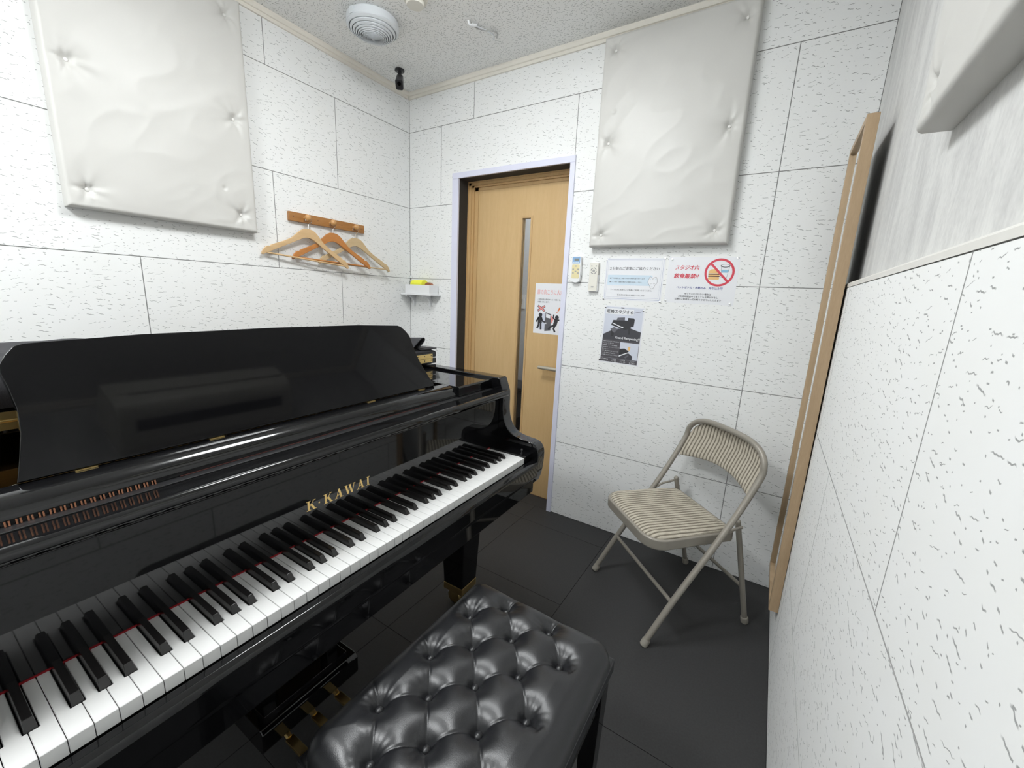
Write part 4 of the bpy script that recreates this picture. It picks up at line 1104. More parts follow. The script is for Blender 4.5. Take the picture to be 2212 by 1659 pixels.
box('key_frame', (-KL, YB, 0.664), (-0.006, 0.0, 0.7085), M['blacksoft'], pn)
box('felt_strip', (-0.1505, YB-0.002, 0.7315), (-0.1465, 0.002, 0.7345), M['felt'], pn)

# key slip, cheek blocks, keybed
pp([(0.003, 0.645), (0.003, 0.7085), (0.006, 0.7100), (0.018, 0.7095), (0.0265, 0.7045), (0.030, 0.694), (0.030, 0.660), (0.026, 0.646)], YB-0.049, 0.049, 'key_slip', M['black'], bevel=0.0012)
pp([(-0.60, 0.585), (0.010, 0.585), (0.016, 0.592), (0.016, 0.653), (-0.60, 0.653)], YB-0.049, 0.049, 'keybed', M['black'], bevel=0.0015)
for a, b_ in ((0.0015, 0.0495), (YB-0.0495, YB-0.0015)):
    ck = pp([(-0.148, 0.655), (0.001, 0.655), (0.001, 0.733), (-0.004, 0.737), (-0.148, 0.737)], a, b_, 'cheek_block', M['black'], bevel=0.0015)
    ym = a + 0.010 if a > -0.1 else b_ - 0.010
    MB().lathe([(0.0045, 0.737), (0.0045, 0.742), (0.0022, 0.743), (0.0022, 0.748), (0.0042, 0.750), (0.0042, 0.756), (0.001, 0.758)], 14, (-0.018, ym, 0)).build('locating_pin', M['blacksoft'], ck)

# arms: one thick side each, curved down in front
arm = [(-0.62, 0.987), (-0.153, 0.987), (-0.147, 0.984), (-0.1285, 0.935)] + [tuple(p) for p in spline([(-0.127, 0.905), (-0.1265, 0.868), (-0.120, 0.832), (-0.104, 0.803), (-0.076, 0.783), (-0.040, 0.7755), (-0.006, 0.772), (0.014, 0.764), (0.0265, 0.745), (0.029, 0.715), (0.026, 0.672), (0.020, 0.640)], 4)] + [(0.012, 0.618), (0.0, 0.612), (-0.62, 0.612)]
for a, b_ in ((0.050, 0.099), (YB-0.099, YB-0.050)):
    pp(arm, a, b_, 'side_arm', M['black'], bevel=0.0035, seg=3, smooth=30)

# fallboard with rolled lip, and the maker's name
fbp = [(-0.150, 0.7365), (-0.1452, 0.7365), (-0.1452, 0.905), (-0.142, 0.915), (-0.133, 0.921), (-0.118, 0.9245)]
for k in range(9):
    a = R(-100 + 22.5*k); fbp.append((-0.1125 + 0.0125*math.cos(a), 0.9375 + 0.0125*math.sin(a)))
fbp += [(-0.130, 0.9465), (-0.150, 0.9415), (-0.170, 0.9415), (-0.170, 0.7365)]
fb = pp(fbp, YB-0.0475, 0.0475, 'fallboard', M['black'], smooth=40)

def glyph(ch):
    """serif capitals as overlapping flat strokes, unit height, returns list of quads and width"""
    q = []
    def bar(x0, y0, x1, y1, w):   # slanted stroke of horizontal width w
        q.append([(x0, y0), (x0+w, y0), (x1+w, y1), (x1, y1)])
    def serif(xc, y, w, up): q.append([(xc-w/2, y), (xc+w/2, y), (xc+w/2, y+up*0.055), (xc-w/2, y+up*0.055)])
    if ch == 'K':
        bar(0.12, 0, 0.12, 1, 0.20); serif(0.22, 0, 0.44, 1); serif(0.22, 1, 0.44, -1)
        bar(0.30, 0.42, 0.76, 1, 0.075); serif(0.80, 1, 0.30, -1)
        bar(0.70, 0, 0.36, 0.62, 0.23); serif(0.82, 0, 0.40, 1); w = 1.04
    elif ch == 'A':
        bar(0.12, 0, 0.46, 1, 0.075); bar(0.66, 0, 0.38, 1, 0.21); serif(0.15, 0, 0.30, 1); serif(0.77, 0, 0.40, 1)
        q.append([(0.24, 0.30), (0.70, 0.30), (0.68, 0.36), (0.26, 0.36)]); w = 0.98
    elif ch == 'W':
        bar(0.33, 0, 0.08, 1, 0.20); bar(0.40, 0, 0.62, 1, 0.07); bar(0.80, 0, 0.55, 1, 0.20); bar(0.90, 0, 1.16, 1, 0.07)
        serif(0.18, 1, 0.38, -1); serif(0.66, 1, 0.36, -1); serif(1.20, 1, 0.28, -1); w = 1.36
    elif ch == 'I':
        bar(0.14, 0, 0.14, 1, 0.20); serif(0.24, 0, 0.44, 1); serif(0.24, 1, 0.44, -1); w = 0.48
    else:
        q.append([(0.06, 0.36), (0.20, 0.36), (0.20, 0.52), (0.06, 0.52)]); w = 0.26
    return q, w
hL = 0.0225; adv = 0.0; gl_ = []
for ch, sp in (('K', 0.16), ('.', 0.36), ('K', 0.20), ('A', 0.16), ('W', 0.16), ('A', 0.24), ('I', 0.0)):
    q, w_ = glyph(ch); gl_.append((ch, adv, q)); adv += w_ + sp
tot = 0.168; sxl = tot/adv
yc = YB/2 - 0.008
for ch, a0, q in gl_:
    mb = MB(); zb = 0.7995
    for k, poly in enumerate(q):
        n_ = len(poly)
        # the name reads from bass to treble, i.e. along +y
        vs = [(-0.1452+0.00022+0.00003*k, yc - tot/2 + (a0+px)*sxl, zb + py*hL) for px, py in poly]
        vs2 = [(-0.1452-0.0002, p[1], p[2]) for p in vs]
        fs = [tuple(range(n_)), tuple(range(2*n_-1, n_-1, -1))] + [(i, (i+1) % n_, (i+1) % n_+n_, i+n_) for i in range(n_)]
        mb.add(vs + vs2, fs)
    obj('name_letter', mb.mesh('name_letter', M['gold'], smooth=0, bevel=0), fb)

# shelf behind the fallboard: rounded front rail, side shelves, music desk
pp([(-0.252, 0.944), (-0.252, 0.9775), (-0.228, 0.9775)] + [tuple(p) for p in spline([(-0.220, 0.9765), (-0.208, 0.973), (-0.198, 0.966), (-0.192, 0.956), (-0.190, 0.944)], 4)], -1.170, -0.138, 'desk_rail', M['black'], smooth=45)
for a, b_ in ((-0.1375, 0.0495), (YB-0.0495, -1.1705)):
    pp([(-0.52, 0.944), (-0.183, 0.944), (-0.183, 0.974), (-0.187, 0.978), (-0.52, 0.978)], a, b_, 'side_shelf', M['black'], bevel=0.0010)
pp([(-0.252, 0.905), (-0.171, 0.905), (-0.171, 0.9435), (-0.252, 0.9435)], YB-0.0475, 0.0475, 'shelf_step', M['blacksoft'], bevel=0.0015)
tl_ = R(31.6)
dk = [(-1.072, 0.0), (-1.063, 0.035), (-1.054, 0.075), (-1.050, 0.112), (-1.052, 0.150), (-1.055, 0.174), (-1.053, 0.187), (-1.045, 0.203), (-1.034, 0.217), (-1.022, 0.2215), (-0.875, 0.229), (-0.626, 0.232)]
dk = dk + [(2*-0.628 - a, b_) for a, b_ in reversed(dk[:-1])]
mb = MB(); n_ = len(dk); ct, st_ = math.cos(tl_), math.sin(tl_)
def dkp(y_, t_, nrm): return (-0.247 - st_*t_ + ct*nrm, y_, 0.981 + ct*t_ + st_*nrm)
vs = [dkp(a, b_, 0.0) for a, b_ in dk] + [dkp(a, b_, -0.013) for a, b_ in dk]
fs = [tuple(range(n_)), tuple(range(2*n_-1, n_-1, -1))] + [(i, (i+1) % n_, (i+1) % n_+n_, i+n_) for i in range(n_)]
desk = mb.add(vs, fs).build('music_desk', M['blackdesk'], pn, smooth=50, bevel=0.0016, seg=2)
for yy in (-1.00, -0.815, -0.44, -0.245):
    box('hinge', (-0.2500, yy-0.013, 0.9778), (-0.2450, yy+0.013, 0.9796), M['brass'], desk)

# plate, strings' pins and felt seen under the desk, then a reflection built as solid parts
inner = None
box('iron_plate', (-1.25, -1.262, 0.850), (-0.275, 0.045, 0.865), M['plate'], pn, 0.002)
pinme = MB().lathe([(0.0034, 0.865), (0.0034, 0.957), (0.0026, 0.959)], 8).mesh('tuning_pin', M['pinmetal'])
for k in range(42):
    obj('tuning_pin', pinme, pn, (-0.306, -1.092 + 0.0235*k, 0))
box('pin_felt', (-0.345, -1.20, 0.8652), (-0.322, -0.02, 0.880), M['felt_and_reflection'], pn)
box('bridge_bar', (-0.60, -1.25, 0.8652), (-0.565, 0.03, 0.905), M['plate'], pn, 0.003)
cpm = MB().tube([(-0.1865, 0, 0.9437), (-0.1890, 0, 0.9505)], 0.0011, 6).mesh('reflection_tick', M['copper'])  # copper ticks standing in for a reflection in the polished rail
for k in range(17):
    for dy in (-0.0019, 0.0019):
        obj('reflection_tick', cpm, pn, (0, -1.105 + 0.0105*k + dy, 0))
box('reflection_strip', (-0.1895, -0.90, 0.9437), (-0.1875, -0.24, 0.9447), M['felt_and_reflection'], pn)  # dim red line of reflected felt, modelled as a thin strip

# bent rim (outer case behind the arms)
rim = [(-0.60, 0.099), (-0.74, 0.090), (-0.88, 0.045), (-1.00, -0.06), (-1.10, -0.22), (-1.20, -0.41), (-1.31, -0.57), (-1.40, -0.74), (-1.445, -0.93), (-1.43, -1.10), (-1.37, -1.24), (-1.27, -1.31), (-1.15, YB-0.099), (-0.60, YB-0.099)]
ro = [tuple(p) for p in spline(rim, 5)]
def inset_open(P, d):
    out = []
    for i in range(len(P)):
        a = Vector(P[max(i-1, 0)]); b_ = Vector(P[min(i+1, len(P)-1)]); t = (b_-a).normalized()
        out.append((P[i][0] - t.y*d, P[i][1] + t.x*d))
    return out
ri = inset_open(ro, 0.045)
mb = MB(); n_ = len(ro); V = []
for z in (0.612, 0.987):
    V += [(a, b_, z) for a, b_ in ro]; V += [(a, b_, z) for a, b_ in ri]
F = []
for i in range(n_-1):
    j = i+1
    F += [(i, j, 2*n_+j, 2*n_+i), (n_+i, 3*n_+i, 3*n_+j, n_+j), (2*n_+i, 2*n_+j, 3*n_+j, 3*n_+i), (i, n_+i, n_+j, j)]
F += [(0, 2*n_, 3*n_, n_), (n_-1, 2*n_-1, 4*n_-1, 3*n_-1)]
mb.add(V, F).build('bent_rim', M['black'], pn, smooth=40, bevel=0.003)
MB().prism([(p[0], p[1]) for p in ri] , 0.70, 0.72, 'z').build('soundboard', M['plate'], pn, smooth=0)

# lid, front flap folded back on top of it, long hinge
LX = -0.508
lo_ = [(LX, 0.112), (-0.62, 0.112)] + [(a + (0.0), b_ + 0.0) for a, b_ in inset_open(ro, -0.012)[3:-1]] + [(-0.62, YB-0.112), (LX, YB-0.112)]
lid = MB().prism(lo_, 0.990, 1.013, 'z').build('main_lid', M['black'], pn, bevel=0.003, smooth=30)
fp = [(LX, 0.112), (LX, YB-0.112), (LX-0.44, YB-0.112), (LX-0.44, -0.15), (LX-0.34, 0.06), (LX-0.20, 0.112)]
flap = MB().prism(fp, 1.016, 1.039, 'z').build('folded_lid_flap', M['black'], pn, bevel=0.004, smooth=30)
box('hinge_leaf', (LX, YB-0.08, 0.9975), (LX+0.0016, 0.088, 1.0125), M['brass'], lid)
box('hinge_leaf', (LX, YB-0.08, 1.0165), (LX+0.0016, 0.088, 1.0315), M['brass'], flap)
MB().tube([(LX+0.0010, YB-0.08, 1.0145), (LX+0.0010, 0.088, 1.0145)], 0.0028, 10).build('hinge_knuckle', M['brass'], lid)
scm = MB().lathe([(0.0026, LX+0.0016), (0.0022, LX+0.0024)], 10, (0, 0, 0), 'x').mesh('screw', M['blacksoft'])
for yy in [0.080 - 0.038*k for k in range(4)] + [-1.02 - 0.06*k for k in range(5)]:
    obj('screw', scm, lid, (0, yy, 1.005)); obj('screw', scm, flap, (0, yy, 1.024))

# legs with brass ferrules and casters
def leg(x, y, h_top=0.612):
    a, b_ = 0.062, 0.047
    mb = MB(); V = []
    for z, w_ in ((0.112, b_), (0.40, 0.058), (0.575, a), (h_top, a)):
        V += [(-w_, -w_, z), (w_, -w_, z), (w_, w_, z), (-w_, w_, z)]
    F = [(0, 3, 2, 1), (12, 13, 14, 15)] + [(4*k+i, 4*k+(i+1) % 4, 4*k+4+(i+1) % 4, 4*k+4+i) for k in range(3) for i in range(4)]
    L = mb.add(V, F).mesh('leg', M['black'], smooth=0, bevel=0.003)
    o = obj('leg', L, pn, (x, y, 0))
    box('ferrule', (-0.048, -0.048, 0.082), (0.048, 0.048, 0.1125), M['brass'], o, 0.002)
    MB().tube([(0, 0, 0.083), (0, 0, 0.062)], 0.012, 12).build('caster_stem', M['brass'], o)
    MB().prism([(-0.030, 0.022), (0.018, 0.062), (-0.018, 0.066), (-0.036, 0.040)], -0.024, -0.018, 'y').build('caster_fork', M['brass'], o, smooth=0)
    MB().prism([(-0.030, 0.022), (0.018, 0.062), (-0.018, 0.066), (-0.036, 0.040)], 0.018, 0.024, 'y').build('caster_fork', M['brass'], o, smooth=0)
    MB().lathe([(0.010, -0.016), (0.029, -0.014), (0.030, -0.010), (0.030, 0.010), (0.029, 0.014), (0.010, 0.016)], 24, (-0.022, 0, 0.030), 'y').build('caster_wheel', M['brass'], o)
leg(-0.283, 0.018, 0.586)
leg(-0.283, -1.245, 0.586)
leg(-1.24, -0.98, 0.702)

# lyre and pedals
ly = -0.628
for dy in (-0.095, 0.095):
    MB().prism([(-0.385, 0.16), (-0.345, 0.16), (-0.335, 0.588), (-0.395, 0.588)], ly+dy-0.018, ly+dy+0.018, 'y').build('lyre_post', M['black'], pn, bevel=0.003, smooth=0)
box('lyre_head', (-0.42, ly-0.14, 0.555), (-0.31, ly+0.14, 0.5865), M['black'], pn, 0.003)
pb_ = MB().prism([(-0.45, 0.085), (-0.300, 0.085), (-0.290, 0.100), (-0.290, 0.150), (-0.300, 0.162), (-0.45, 0.162)], ly-0.145, ly+0.145, 'y').build('pedal_box', M['black'], pn, bevel=0.003, smooth=0)
MB().prism([(-0.44, 0.1625), (-0.318, 0.1625), (-0.318, 0.172), (-0.44, 0.172)], ly-0.125, ly+0.125, 'y').build('pedal_box_cap', M['black'], pn, bevel=0.0015, smooth=0)
for dy in (-0.075, 0.0, 0.075):
    out_ = [(-0.30, -0.011), (-0.23, -0.012), (-0.20, -0.018), (-0.175, -0.017), (-0.165, 0.0), (-0.175, 0.017), (-0.20, 0.018), (-0.23, 0.012), (-0.30, 0.011)]
    MB().prism([(a, b_ + ly + dy) for a, b_ in out_], 0.060, 0.070, 'z').build('pedal', M['brass'], pn, bevel=0.002)
    MB().tube([(-0.30, ly+dy, 0.066), (-0.36, ly+dy, 0.090)], 0.008, 8).build('pedal_rod', M['brass'], pn)
MB().tube([(-0.40, ly-0.09, 0.15), (-0.72, ly-0.05, 0.60)], 0.008, 8).build('lyre_brace', M['brass'], pn)
MB().tube([(-0.40, ly+0.09, 0.15), (-0.72, ly+0.05, 0.60)], 0.008, 8).build('lyre_brace', M['brass'], pn)

# folded cover on the lid (top-level: it only rests there)
cv = empty('piano_cover', PO, PR); tag(cv, 'folded black cloth cover lying on the piano lid', 'cover')
nu, nv = 64, 26; V = []; F = []
cy0, cy1, cx0, cx1 = YB-0.06, 0.095, -0.85, -0.498
def chh(u, v):
    y_ = cy0 + (cy1-cy0)*u
    base = 0.016 + 0.060*max(0.0, min(1.0, (-0.35-y_)/0.5))
    e = min(u*14, (1-u)*22, v*9, (1-v)*12, 1.0); e = max(e, 0)**0.5
    return e*(base + 0.010*noise.noise(Vector((u*7, v*4, 2.0))) + 0.006*noise.noise(Vector((u*19, v*9, 5.0))))
for j in range(nv+1):
    for i in range(nu+1):
        u, v = i/nu, j/nv
        V.append((cx0 + (cx1-cx0)*v + 0.010*noise.noise(Vector((u*6, 0.3, 1))), cy0+(cy1-cy0)*u, 1.0395 + chh(u, v)))
F = [(j*(nu+1)+i, j*(nu+1)+i+1, (j+1)*(nu+1)+i+1, (j+1)*(nu+1)+i) for j in range(nv) for i in range(nu)]
me = bpy.data.meshes.new('folded_cloth'); me.from_pydata(V, [], F); finish(me, M['cloth'], 0)
for p in me.polygons: p.use_smooth = True
co = obj('folded_cloth', me, cv); sm = co.modifiers.new('thickness', 'SOLIDIFY'); sm.thickness = 0.0035; sm.offset = -1
# standing fold at the treble end
prof = spline([(-0.10, 0.0), (-0.075, 0.012), (-0.050, 0.030), (-0.028, 0.046), (-0.012, 0.047), (-0.008, 0.036), (-0.022, 0.022), (-0.040, 0.006), (-0.02, 0.0), (0.06, 0.001)], 5)
V = []; K = 10
for k in range(K+1):
    t = k/K; s_ = 1 - 0.35*t
    for q in prof: V.append((-0.500 - 0.22*t, 0.045 + q[0]*1.0 + 0.01*t, 1.054 + q[1]*s_ - 0.004*t))
n_ = len(prof)
F = [(k*n_+i, k*n_+i+1, (k+1)*n_+i+1, (k+1)*n_+i) for k in range(K) for i in range(n_-1)]
me = bpy.data.meshes.new('standing_fold'); me.from_pydata(V, [], F); finish(me, M['cloth'], 0)
for p in me.polygons: p.use_smooth = True
co = obj('standing_fold', me, cv); sm = co.modifiers.new('thickness', 'SOLIDIFY'); sm.thickness = 0.003

# ------------------------------------------------------------------ tufted piano bench
BX, BY, BZ = 1.772, -1.5185, 0.452
bn = empty('piano_bench', (BX, BY, 0)); tag(bn, 'black leatherette piano bench with diamond tufted seat', 'bench')
hw, hl = 0.202, 0.268
btn = [(x_-BX-0.0, y_-BY) for x_ in (1.702, 1.826) for y_ in (-1.3055, -1.4475, -1.5895, -1.7315)] + \
      [(x_-BX, y_-BY) for x_ in (1.640, 1.764, 1.888) for y_ in (-1.3765, -1.5185, -1.6605)]
segs = []
for i, a in enumerate(btn):
    for b_ in btn[i+1:]:
        if 0.085 < math.hypot(a[0]-b_[0], a[1]-b_[1]) < 0.105: segs.append((a, b_))
# short pleats from the outer buttons to the rim
for a in btn:
    if abs(a[1]) > 0.19: segs.append((a, (a[0]+0.012, math.copysign(hl-0.012, a[1]))))
    if a[0] < -0.10: segs.append((a, (-hw+0.012, a[1]+0.030)))
    if a[0] > 0.10: segs.append((a, (hw-0.055, a[1]-0.012)))
def bench_h(x, y):
    rx = 0.045; e = min(hw-abs(x), hl-abs(y)); cx_ = max(abs(x)-(hw-rx), 0); cy_ = max(abs(y)-(hl-rx), 0)
    dd = min(math.hypot(cx_, cy_)/rx, 1.0)
    z = 0.050*math.sqrt(max(1-dd*dd, 0))**0.8
    inn = min(max(e, 0)/0.07, 1.0)
    z += 0.010*inn
    dmin = 1e9
    for bx, by in btn:
        d = math.hypot(x-bx, y-by); dmin = min(dmin, d)
        if d < 0.11:
            z -= 0.015*math.exp(-(d/0.0125)**2) + 0.017*math.exp(-(d/0.031)**2)
            if d < 0.06 and e < 0.11:
                a = math.atan2(y-by, x-bx); z += 0.0002*math.cos(15*a+bx*40)*math.exp(-((d-0.026)/0.016)**2)
    c = 0.0
    for (ax, ay), (bx, by) in segs:
        vx, vy = bx-ax, by-ay; L2 = vx*vx+vy*vy; t = ((x-ax)*vx+(y-ay)*vy)/L2
        if -0.05 < t < 1.05:
            t = min(max(t, 0), 1); d = math.hypot(x-ax-t*vx, y-ay-t*vy)
            if d < 0.03: c = max(c, 0.0022*math.exp(-(d/0.0022)**2) + 0.0014*math.exp(-(d/0.011)**2))
    z -= c*min(max(e-0.01, 0)/0.02, 1)
    z += 0.0004*noise.noise(Vector((x*14, y*14, 4)))
    return max(z, 0.0)
nu, nv = 190, 250; V = []
for j in range(nv+1):
    for i in range(nu+1):
        u, v = i/nu*2-1, j/nv*2-1
        # rounded plan corners
        x_, y_ = u*hw, v*hl
        ed = i in (0, nu) or j in (0, nv)
        V.append((x_, y_, 0.0 if ed else bench_h(x_, y_)))
F = [(j*(nu+1)+i, j*(nu+1)+i+1, (j+1)*(nu+1)+i+1, (j+1)*(nu+1)+i) for j in range(nv) for i in range(nu)]
me = bpy.data.meshes.new('tufted_seat'); me.from_pydata(V, [], F); finish(me, M['leather'], 0)
for p in me.polygons: p.use_smooth = True
seat = obj('tufted_seat', me, bn, (0, 0, BZ))
bm_ = MB().lathe([(0.0065, -0.002), (0.0088, 0.001), (0.0076, 0.0048), (0.0040, 0.0072), (0.0001, 0.0078)], 16).mesh('button', M['leather'], smooth=0)
for p in bm_.polygons: p.use_smooth = True
for bx, by in btn:
    obj('button', bm_, seat, (bx, by, bench_h(bx, by)+0.0045))
MB().box((-hw-0.001, -hl-0.001, BZ-0.034), (hw+0.001, hl+0.001, BZ+0.002)).build('seat_band', M['leather'], bn, bevel=0.006, seg=3)
MB().box((-hw+0.012, -hl+0.012, BZ-0.105), (hw-0.012, hl-0.012, BZ-0.034)).build('apron', M['black'], bn, bevel=0.003)
for sx in (-1, 1):
    for sy in (-1, 1):
        V = []
        for z, w_ in ((0.012, 0.017), (BZ-0.10, 0.024), (BZ-0.04, 0.024)):
            cx_, cy_ = sx*(hw-0.030), sy*(hl-0.030)
            V += [(cx_-w_, cy_-w_, z), (cx_+w_, cy_-w_, z), (cx_+w_, cy_+w_, z), (cx_-w_, cy_+w_, z)]
        F = [(0, 3, 2, 1), (8, 9, 10, 11)] + [(4*k+i, 4*k+(i+1) % 4, 4*k+4+(i+1) % 4, 4*k+4+i) for k in range(2) for i in range(4)]
        lg = MB().add(V, F).build('leg', M['black'], bn, bevel=0.002)
        MB().lathe([(0.015, 0.0), (0.016, 0.013)], 14, (sx*(hw-0.030), sy*(hl-0.030), 0)).build('glide', M['blacksoft'], lg)

# ------------------------------------------------------------------ folding chair (local: x across, y backwards)
ch = empty('folding_chair', (1.7795, -0.518, 0)); ch.rotation_euler = (0, 0, R(-44.36))
tag(ch, 'beige metal folding chair with ribbed striped upholstery', 'chair')
HWD = 0.2217; CR = 0.0118
def side_at(b_):    # lean of the front-leg/back tube: height -> setback
    return 0.62*b_
ptsL = [(0.0, 0.0), (0.118, 0.206), (0.245, 0.395), (0.320, 0.515), (0.372, 0.610), (0.402, 0.672)]
def tubepath(s):
    return [Vector((s*HWD, a, z)) for a, z in ptsL]
top = []
for k in range(15):
    a = PI*k/14
    xx = HWD*math.copysign(abs(math.cos(a))**0.62, math.cos(a)) if k not in (7,) else 0.0
    zz = 0.672 + 0.106*math.sin(a)**0.75
    top.append(Vector((-xx, 0.402 + 0.022*math.sin(a), zz)))
path = tubepath(-1)[:-1] + top + list(reversed(tubepath(1)[:-1]))
path = spline([p + (Vector((0, 0, 0.012)) if i in (0, len(path)-1) else Vector((0, 0, 0))) for i, p in enumerate(path)], 4)
MB().tube(path, CR, 14).build('front_leg_and_back_frame', M['chairmetal'], ch)
foot = MB().lathe([(0.0125, 0.0), (0.0150, 0.004), (0.0150, 0.026), (0.0130, 0.030), (0.0119, 0.030)], 16)
fm = foot.mesh('foot_cap', M['chairfoot'])
tiltf = math.atan2(0.118, 0.206)
for s in (-1, 1):
    obj('foot_cap', fm, ch, (s*HWD, -0.003, 0.001), (-tiltf, 0, 0))
# rear legs, joined by a low rung
RX = HWD - 0.027
for s in (-1, 1):
    rl = MB().tube([(s*RX, 0.480, 0.010), (s*RX, 0.4295, 0.205), (s*RX, 0.380, 0.395), (s*RX, 0.3600, 0.470)], 0.0105, 12).build('rear_leg', M['chairmetal'], ch)
    obj('foot_cap', fm, rl, (s*RX, 0.4825, 0.001), (R(14.5), 0, 0))
    MB().ball((s*RX, 0.3600, 0.471), 0.0112, 12).build('leg_end', M['chairmetal'], rl)
    # folding link
    MB().tube([(s*(HWD-0.004), 0.262, 0.415), (s*(HWD-0.012), 0.300, 0.442), (s*(RX+0.012), 0.366, 0.456)], 0.0052, 8).build('folding_link', M['chairmetal'], ch)
    for q in ((s*(HWD+0.006), 0.215, 0.350), (s*(HWD+0.004), 0.262, 0.415), (s*(RX+0.014), 0.366, 0.456)):
        MB().ball(q, 0.0062, 10).build('rivet', M['chairmetal'], ch)
MB().tube([(-RX, 0.4375, 0.175), (RX, 0.4375, 0.175)], 0.0075, 10).build('rear_rung', M['chairmetal'], ch)
MB().tube([(-HWD, 0.098, 0.172), (HWD, 0.098, 0.172)], 0.0080, 10).build('front_rung', M['chairmetal'], ch)
# seat pan: rounded tray with ribbed pad
def seat_outline(g=0.0, n=8):
    fw, bw, y0, y1 = 0.200-g, 0.186-g, -0.012+g, 0.372-g
    P = []
    def corner(cx, cy, r, a0, a1):
        for k in range(n+1):
            a = R(a0+(a1-a0)*k/n); P.append((cx+r*math.cos(a), cy+r*math.sin(a)))
    rf, rb = 0.075-g*0.5, 0.028
    corner(fw-rf, y0+rf, rf, -90, 0); corner(bw-rb, y1-rb, rb, 0, 90); corner(-bw+rb, y1-rb, rb, 90, 180); corner(-fw+rf, y0+rf, rf, 180, 270)
    return P
SZ = 0.390
tl2 = R(-2.0)
pan = MB().prism(seat_outline(), SZ-0.008, SZ+0.034, 'z').build('seat_pan', M['chairmetal'], ch, bevel=0.006, seg=3)
PITCH = 0.0166
M['cord_seat'] = corduroy('ribbed_upholstery_seat', PITCH, 0)
M['cord_back'] = corduroy('ribbed_upholstery_back', PITCH, 0)
so = seat_outline(0.009)
def inside_dist(x, y, poly):
    d = 1e9; ins = False; n = len(poly)
    for i in range(n):
        x1_, y1_ = poly[i]; x2_, y2_ = poly[(i+1) % n]
        vx, vy = x2_-x1_, y2_-y1_; L2 = vx*vx+vy*vy
        t = min(max(((x-x1_)*vx+(y-y1_)*vy)/max(L2, 1e-12), 0), 1)
        d = min(d, math.hypot(x-x1_-t*vx, y-y1_-t*vy))
        if (y1_ > y) != (y2_ > y) and x < (x2_-x1_)*(y-y1_)/(y2_-y1_)+x1_: ins = not ins
    return d if ins else -d
# pad as rings from outline to centre so the edge stays clean
def pad(outline, rows, cols, hfun, name, mat, parent, xf):
    V = []; F = []
    xs_ = [p[0] for p in outline]; x0_, x1_ = min(xs_)+1e-4, max(xs_)-1e-4
    def span(x):
        ys_ = []
        n = len(outline)
        for i in range(n):
            a, b_ = outline[i], outline[(i+1) % n]
            if (a[0] <= x < b_[0]) or (b_[0] <= x < a[0]):
                ys_.append(a[1] + (b_[1]-a[1])*(x-a[0])/(b_[0]-a[0]))
        return (min(ys_), max(ys_)) if ys_ else (0, 0)
    for i in range(cols+1):
        x = x0_ + (x1_-x0_)*i/cols; ya, yb = span(x)
        for j in range(rows+1):
            t = j/rows; y = ya + (yb-ya)*(0.5-0.5*math.cos(PI*t))
            d = max(min(x-x0_, x1_-x, y-ya, yb-y), 0)
            V.append(xf(x, y, hfun(x, y, d)))
    F = [(i*(rows+1)+j, (i+1)*(rows+1)+j, (i+1)*(rows+1)+j+1, i*(rows+1)+j+1) for i in range(cols) for j in range(rows)]
    me = bpy.data.meshes.new(name); me.from_pydata(V, [], F); finish(me, mat, 0)
    for p in me.polygons: p.use_smooth = True
    return obj(name, me, parent)
def rib(x): return 0.0016*math.cos(2*PI*x/PITCH)
pad(so, 24, 190, lambda x, y, d: 0.014*min(d/0.035, 1)**0.5 + rib(x)*min(d/0.01, 1), 'seat_cushion', M['cord_seat'], ch,
    lambda x, y, h: (x, y, SZ+0.0335+h))
# back pad: bowed panel between the tube sides
bo = []
for k in range(25):
    a = PI*k/24
    xx = (HWD-0.010)*math.copysign(abs(math.cos(a))**0.62, math.cos(a)) if k != 12 else 0.0
    bo.append((xx, 0.665 + 0.104*math.sin(a)**0.75))
bo = bo + [(-(HWD-0.012)*0.985, 0.585)] + [(-(HWD-0.012)*0.985 + (HWD-0.012)*1.97*k/12, 0.585 + 0.028*math.sin(PI*k/12)) for k in range(1, 12)] + [((HWD-0.012)*0.985, 0.585)]
def backset(z): return 0.402 + (z-0.672)*0.45 if z < 0.70 else 0.402 + 0.0126 + (z-0.70)*0.12
def bow(x): return 0.050*(1-(x/HWD)**2)
def bxf(x, z, h): return (x, backset(z) + bow(x)*0.75 - h, z)
pad(bo, 20, 190, lambda x, y, d: 0.010*min(d/0.02, 1)**0.5 + rib(x)*min(d/0.008, 1), 'back_cushion', M['cord_back'], ch, bxf)
pad(bo, 12, 40, lambda x, y, d: -0.008*min(d/0.01, 1)**0.5, 'back_shell', M['chairmetal'], ch, bxf)

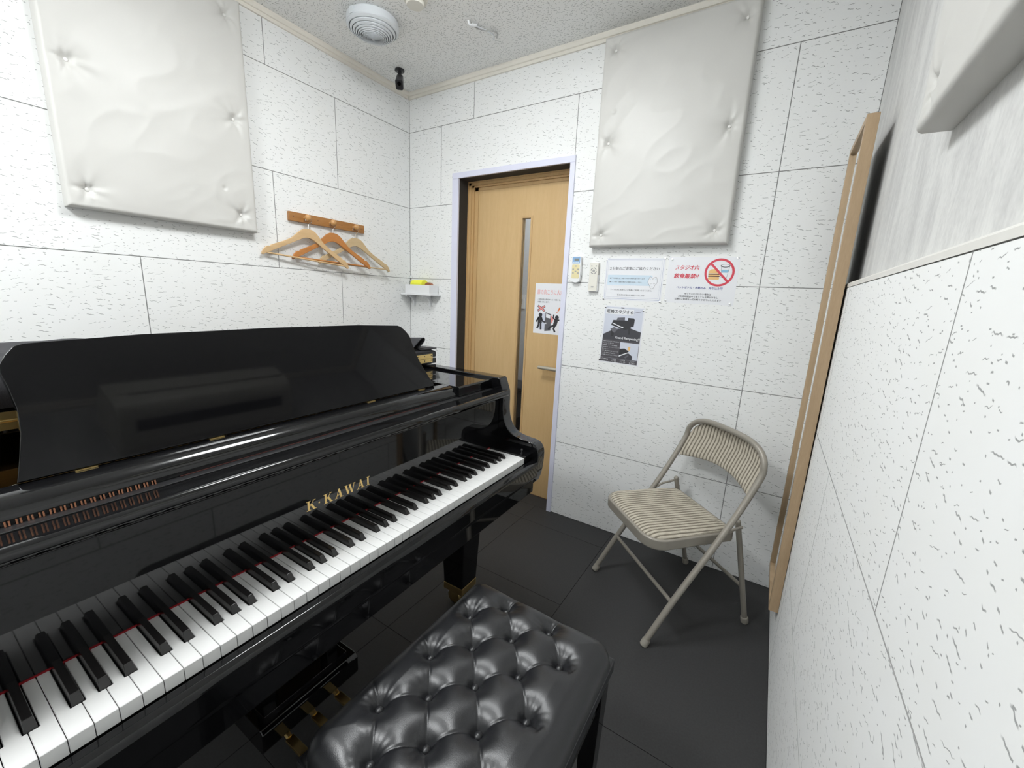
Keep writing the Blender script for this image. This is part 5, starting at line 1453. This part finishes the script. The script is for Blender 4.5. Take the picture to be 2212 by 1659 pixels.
# ------------------------------------------------------------------ wall mirror with oak frame
MXF, MXB = 2.3135, 2.3435
mr_ = empty('wall_mirror', (MXB, -0.285, 0.190)); tag(mr_, 'tall narrow oak framed mirror on the dado wall behind the chair', 'mirror')
mr_.rotation_euler = (0, R(-0.30), 0)
MW, MH, FW = 0.330, 1.645, 0.020
d0 = -(MXB-MXF)
def mpart(name, lo, hi, mat, bevel=0.0015): return box(name, lo, hi, mat, mr_, bevel)
for s in (-1, 1):
    a, b_ = sorted((s*MW/2, s*(MW/2-FW)))
    mpart('frame_stile', (d0, a, 0), (0, b_, MH), M['oakveneer'])
mpart('frame_rail', (d0, -MW/2+FW, 0), (0, MW/2-FW, FW), M['oakveneer'])
mpart('frame_rail', (d0, -MW/2+FW, MH-FW), (0, MW/2-FW, MH), M['oakveneer'])
mpart('mirror_glass', (d0+0.010, -MW/2+FW-0.001, FW-0.001), (d0+0.014, MW/2-FW+0.001, MH-FW+0.001), M['mirror'], 0)
mpart('back_board', (d0+0.015, -MW/2+FW-0.001, FW-0.001), (-0.001, MW/2-FW+0.001, MH-FW+0.001), M['mirrorback'], 0)

# ------------------------------------------------------------------ air conditioner above the frame, mirrored in the music desk
ac = empty('air_conditioner', (WU, -1.125, 2.085)); tag(ac, 'white wall air conditioner on the papered wall, seen mirrored in the music desk', 'air conditioner')
prof = [(0.0, 0.0), (-0.03, -0.002), (-0.17, 0.060), (-0.205, 0.095), (-0.215, 0.14), (-0.205, 0.27), (-0.18, 0.285), (0.0, 0.285)]
MB().prism(prof, -0.395, 0.395, 'y').build('body', M['offwhite'], ac, bevel=0.006, seg=3)
MB().prism([(-0.100, 0.0235), (-0.150, 0.0460), (-0.152, 0.0520), (-0.100, 0.029)], -0.33, 0.33, 'y').build('outlet', M['camblack'], ac, smooth=0)
MB().prism([(-0.045, -0.003), (-0.097, 0.0205), (-0.099, 0.026), (-0.045, 0.003)], -0.325, 0.325, 'y').build('louver', M['offwhite'], ac, smooth=0)
MB().prism([(-0.2135, 0.165), (-0.2185, 0.167), (-0.2085, 0.262), (-0.2035, 0.262)], -0.385, 0.385, 'y').build('front_panel', M['offwhite'], ac, smooth=0)
MB().prism([(-0.2135, 0.158), (-0.2165, 0.158), (-0.2165, 0.163), (-0.2135, 0.163)], -0.33, 0.37, 'y').build('panel_gap', M['camblack'], ac, smooth=0)
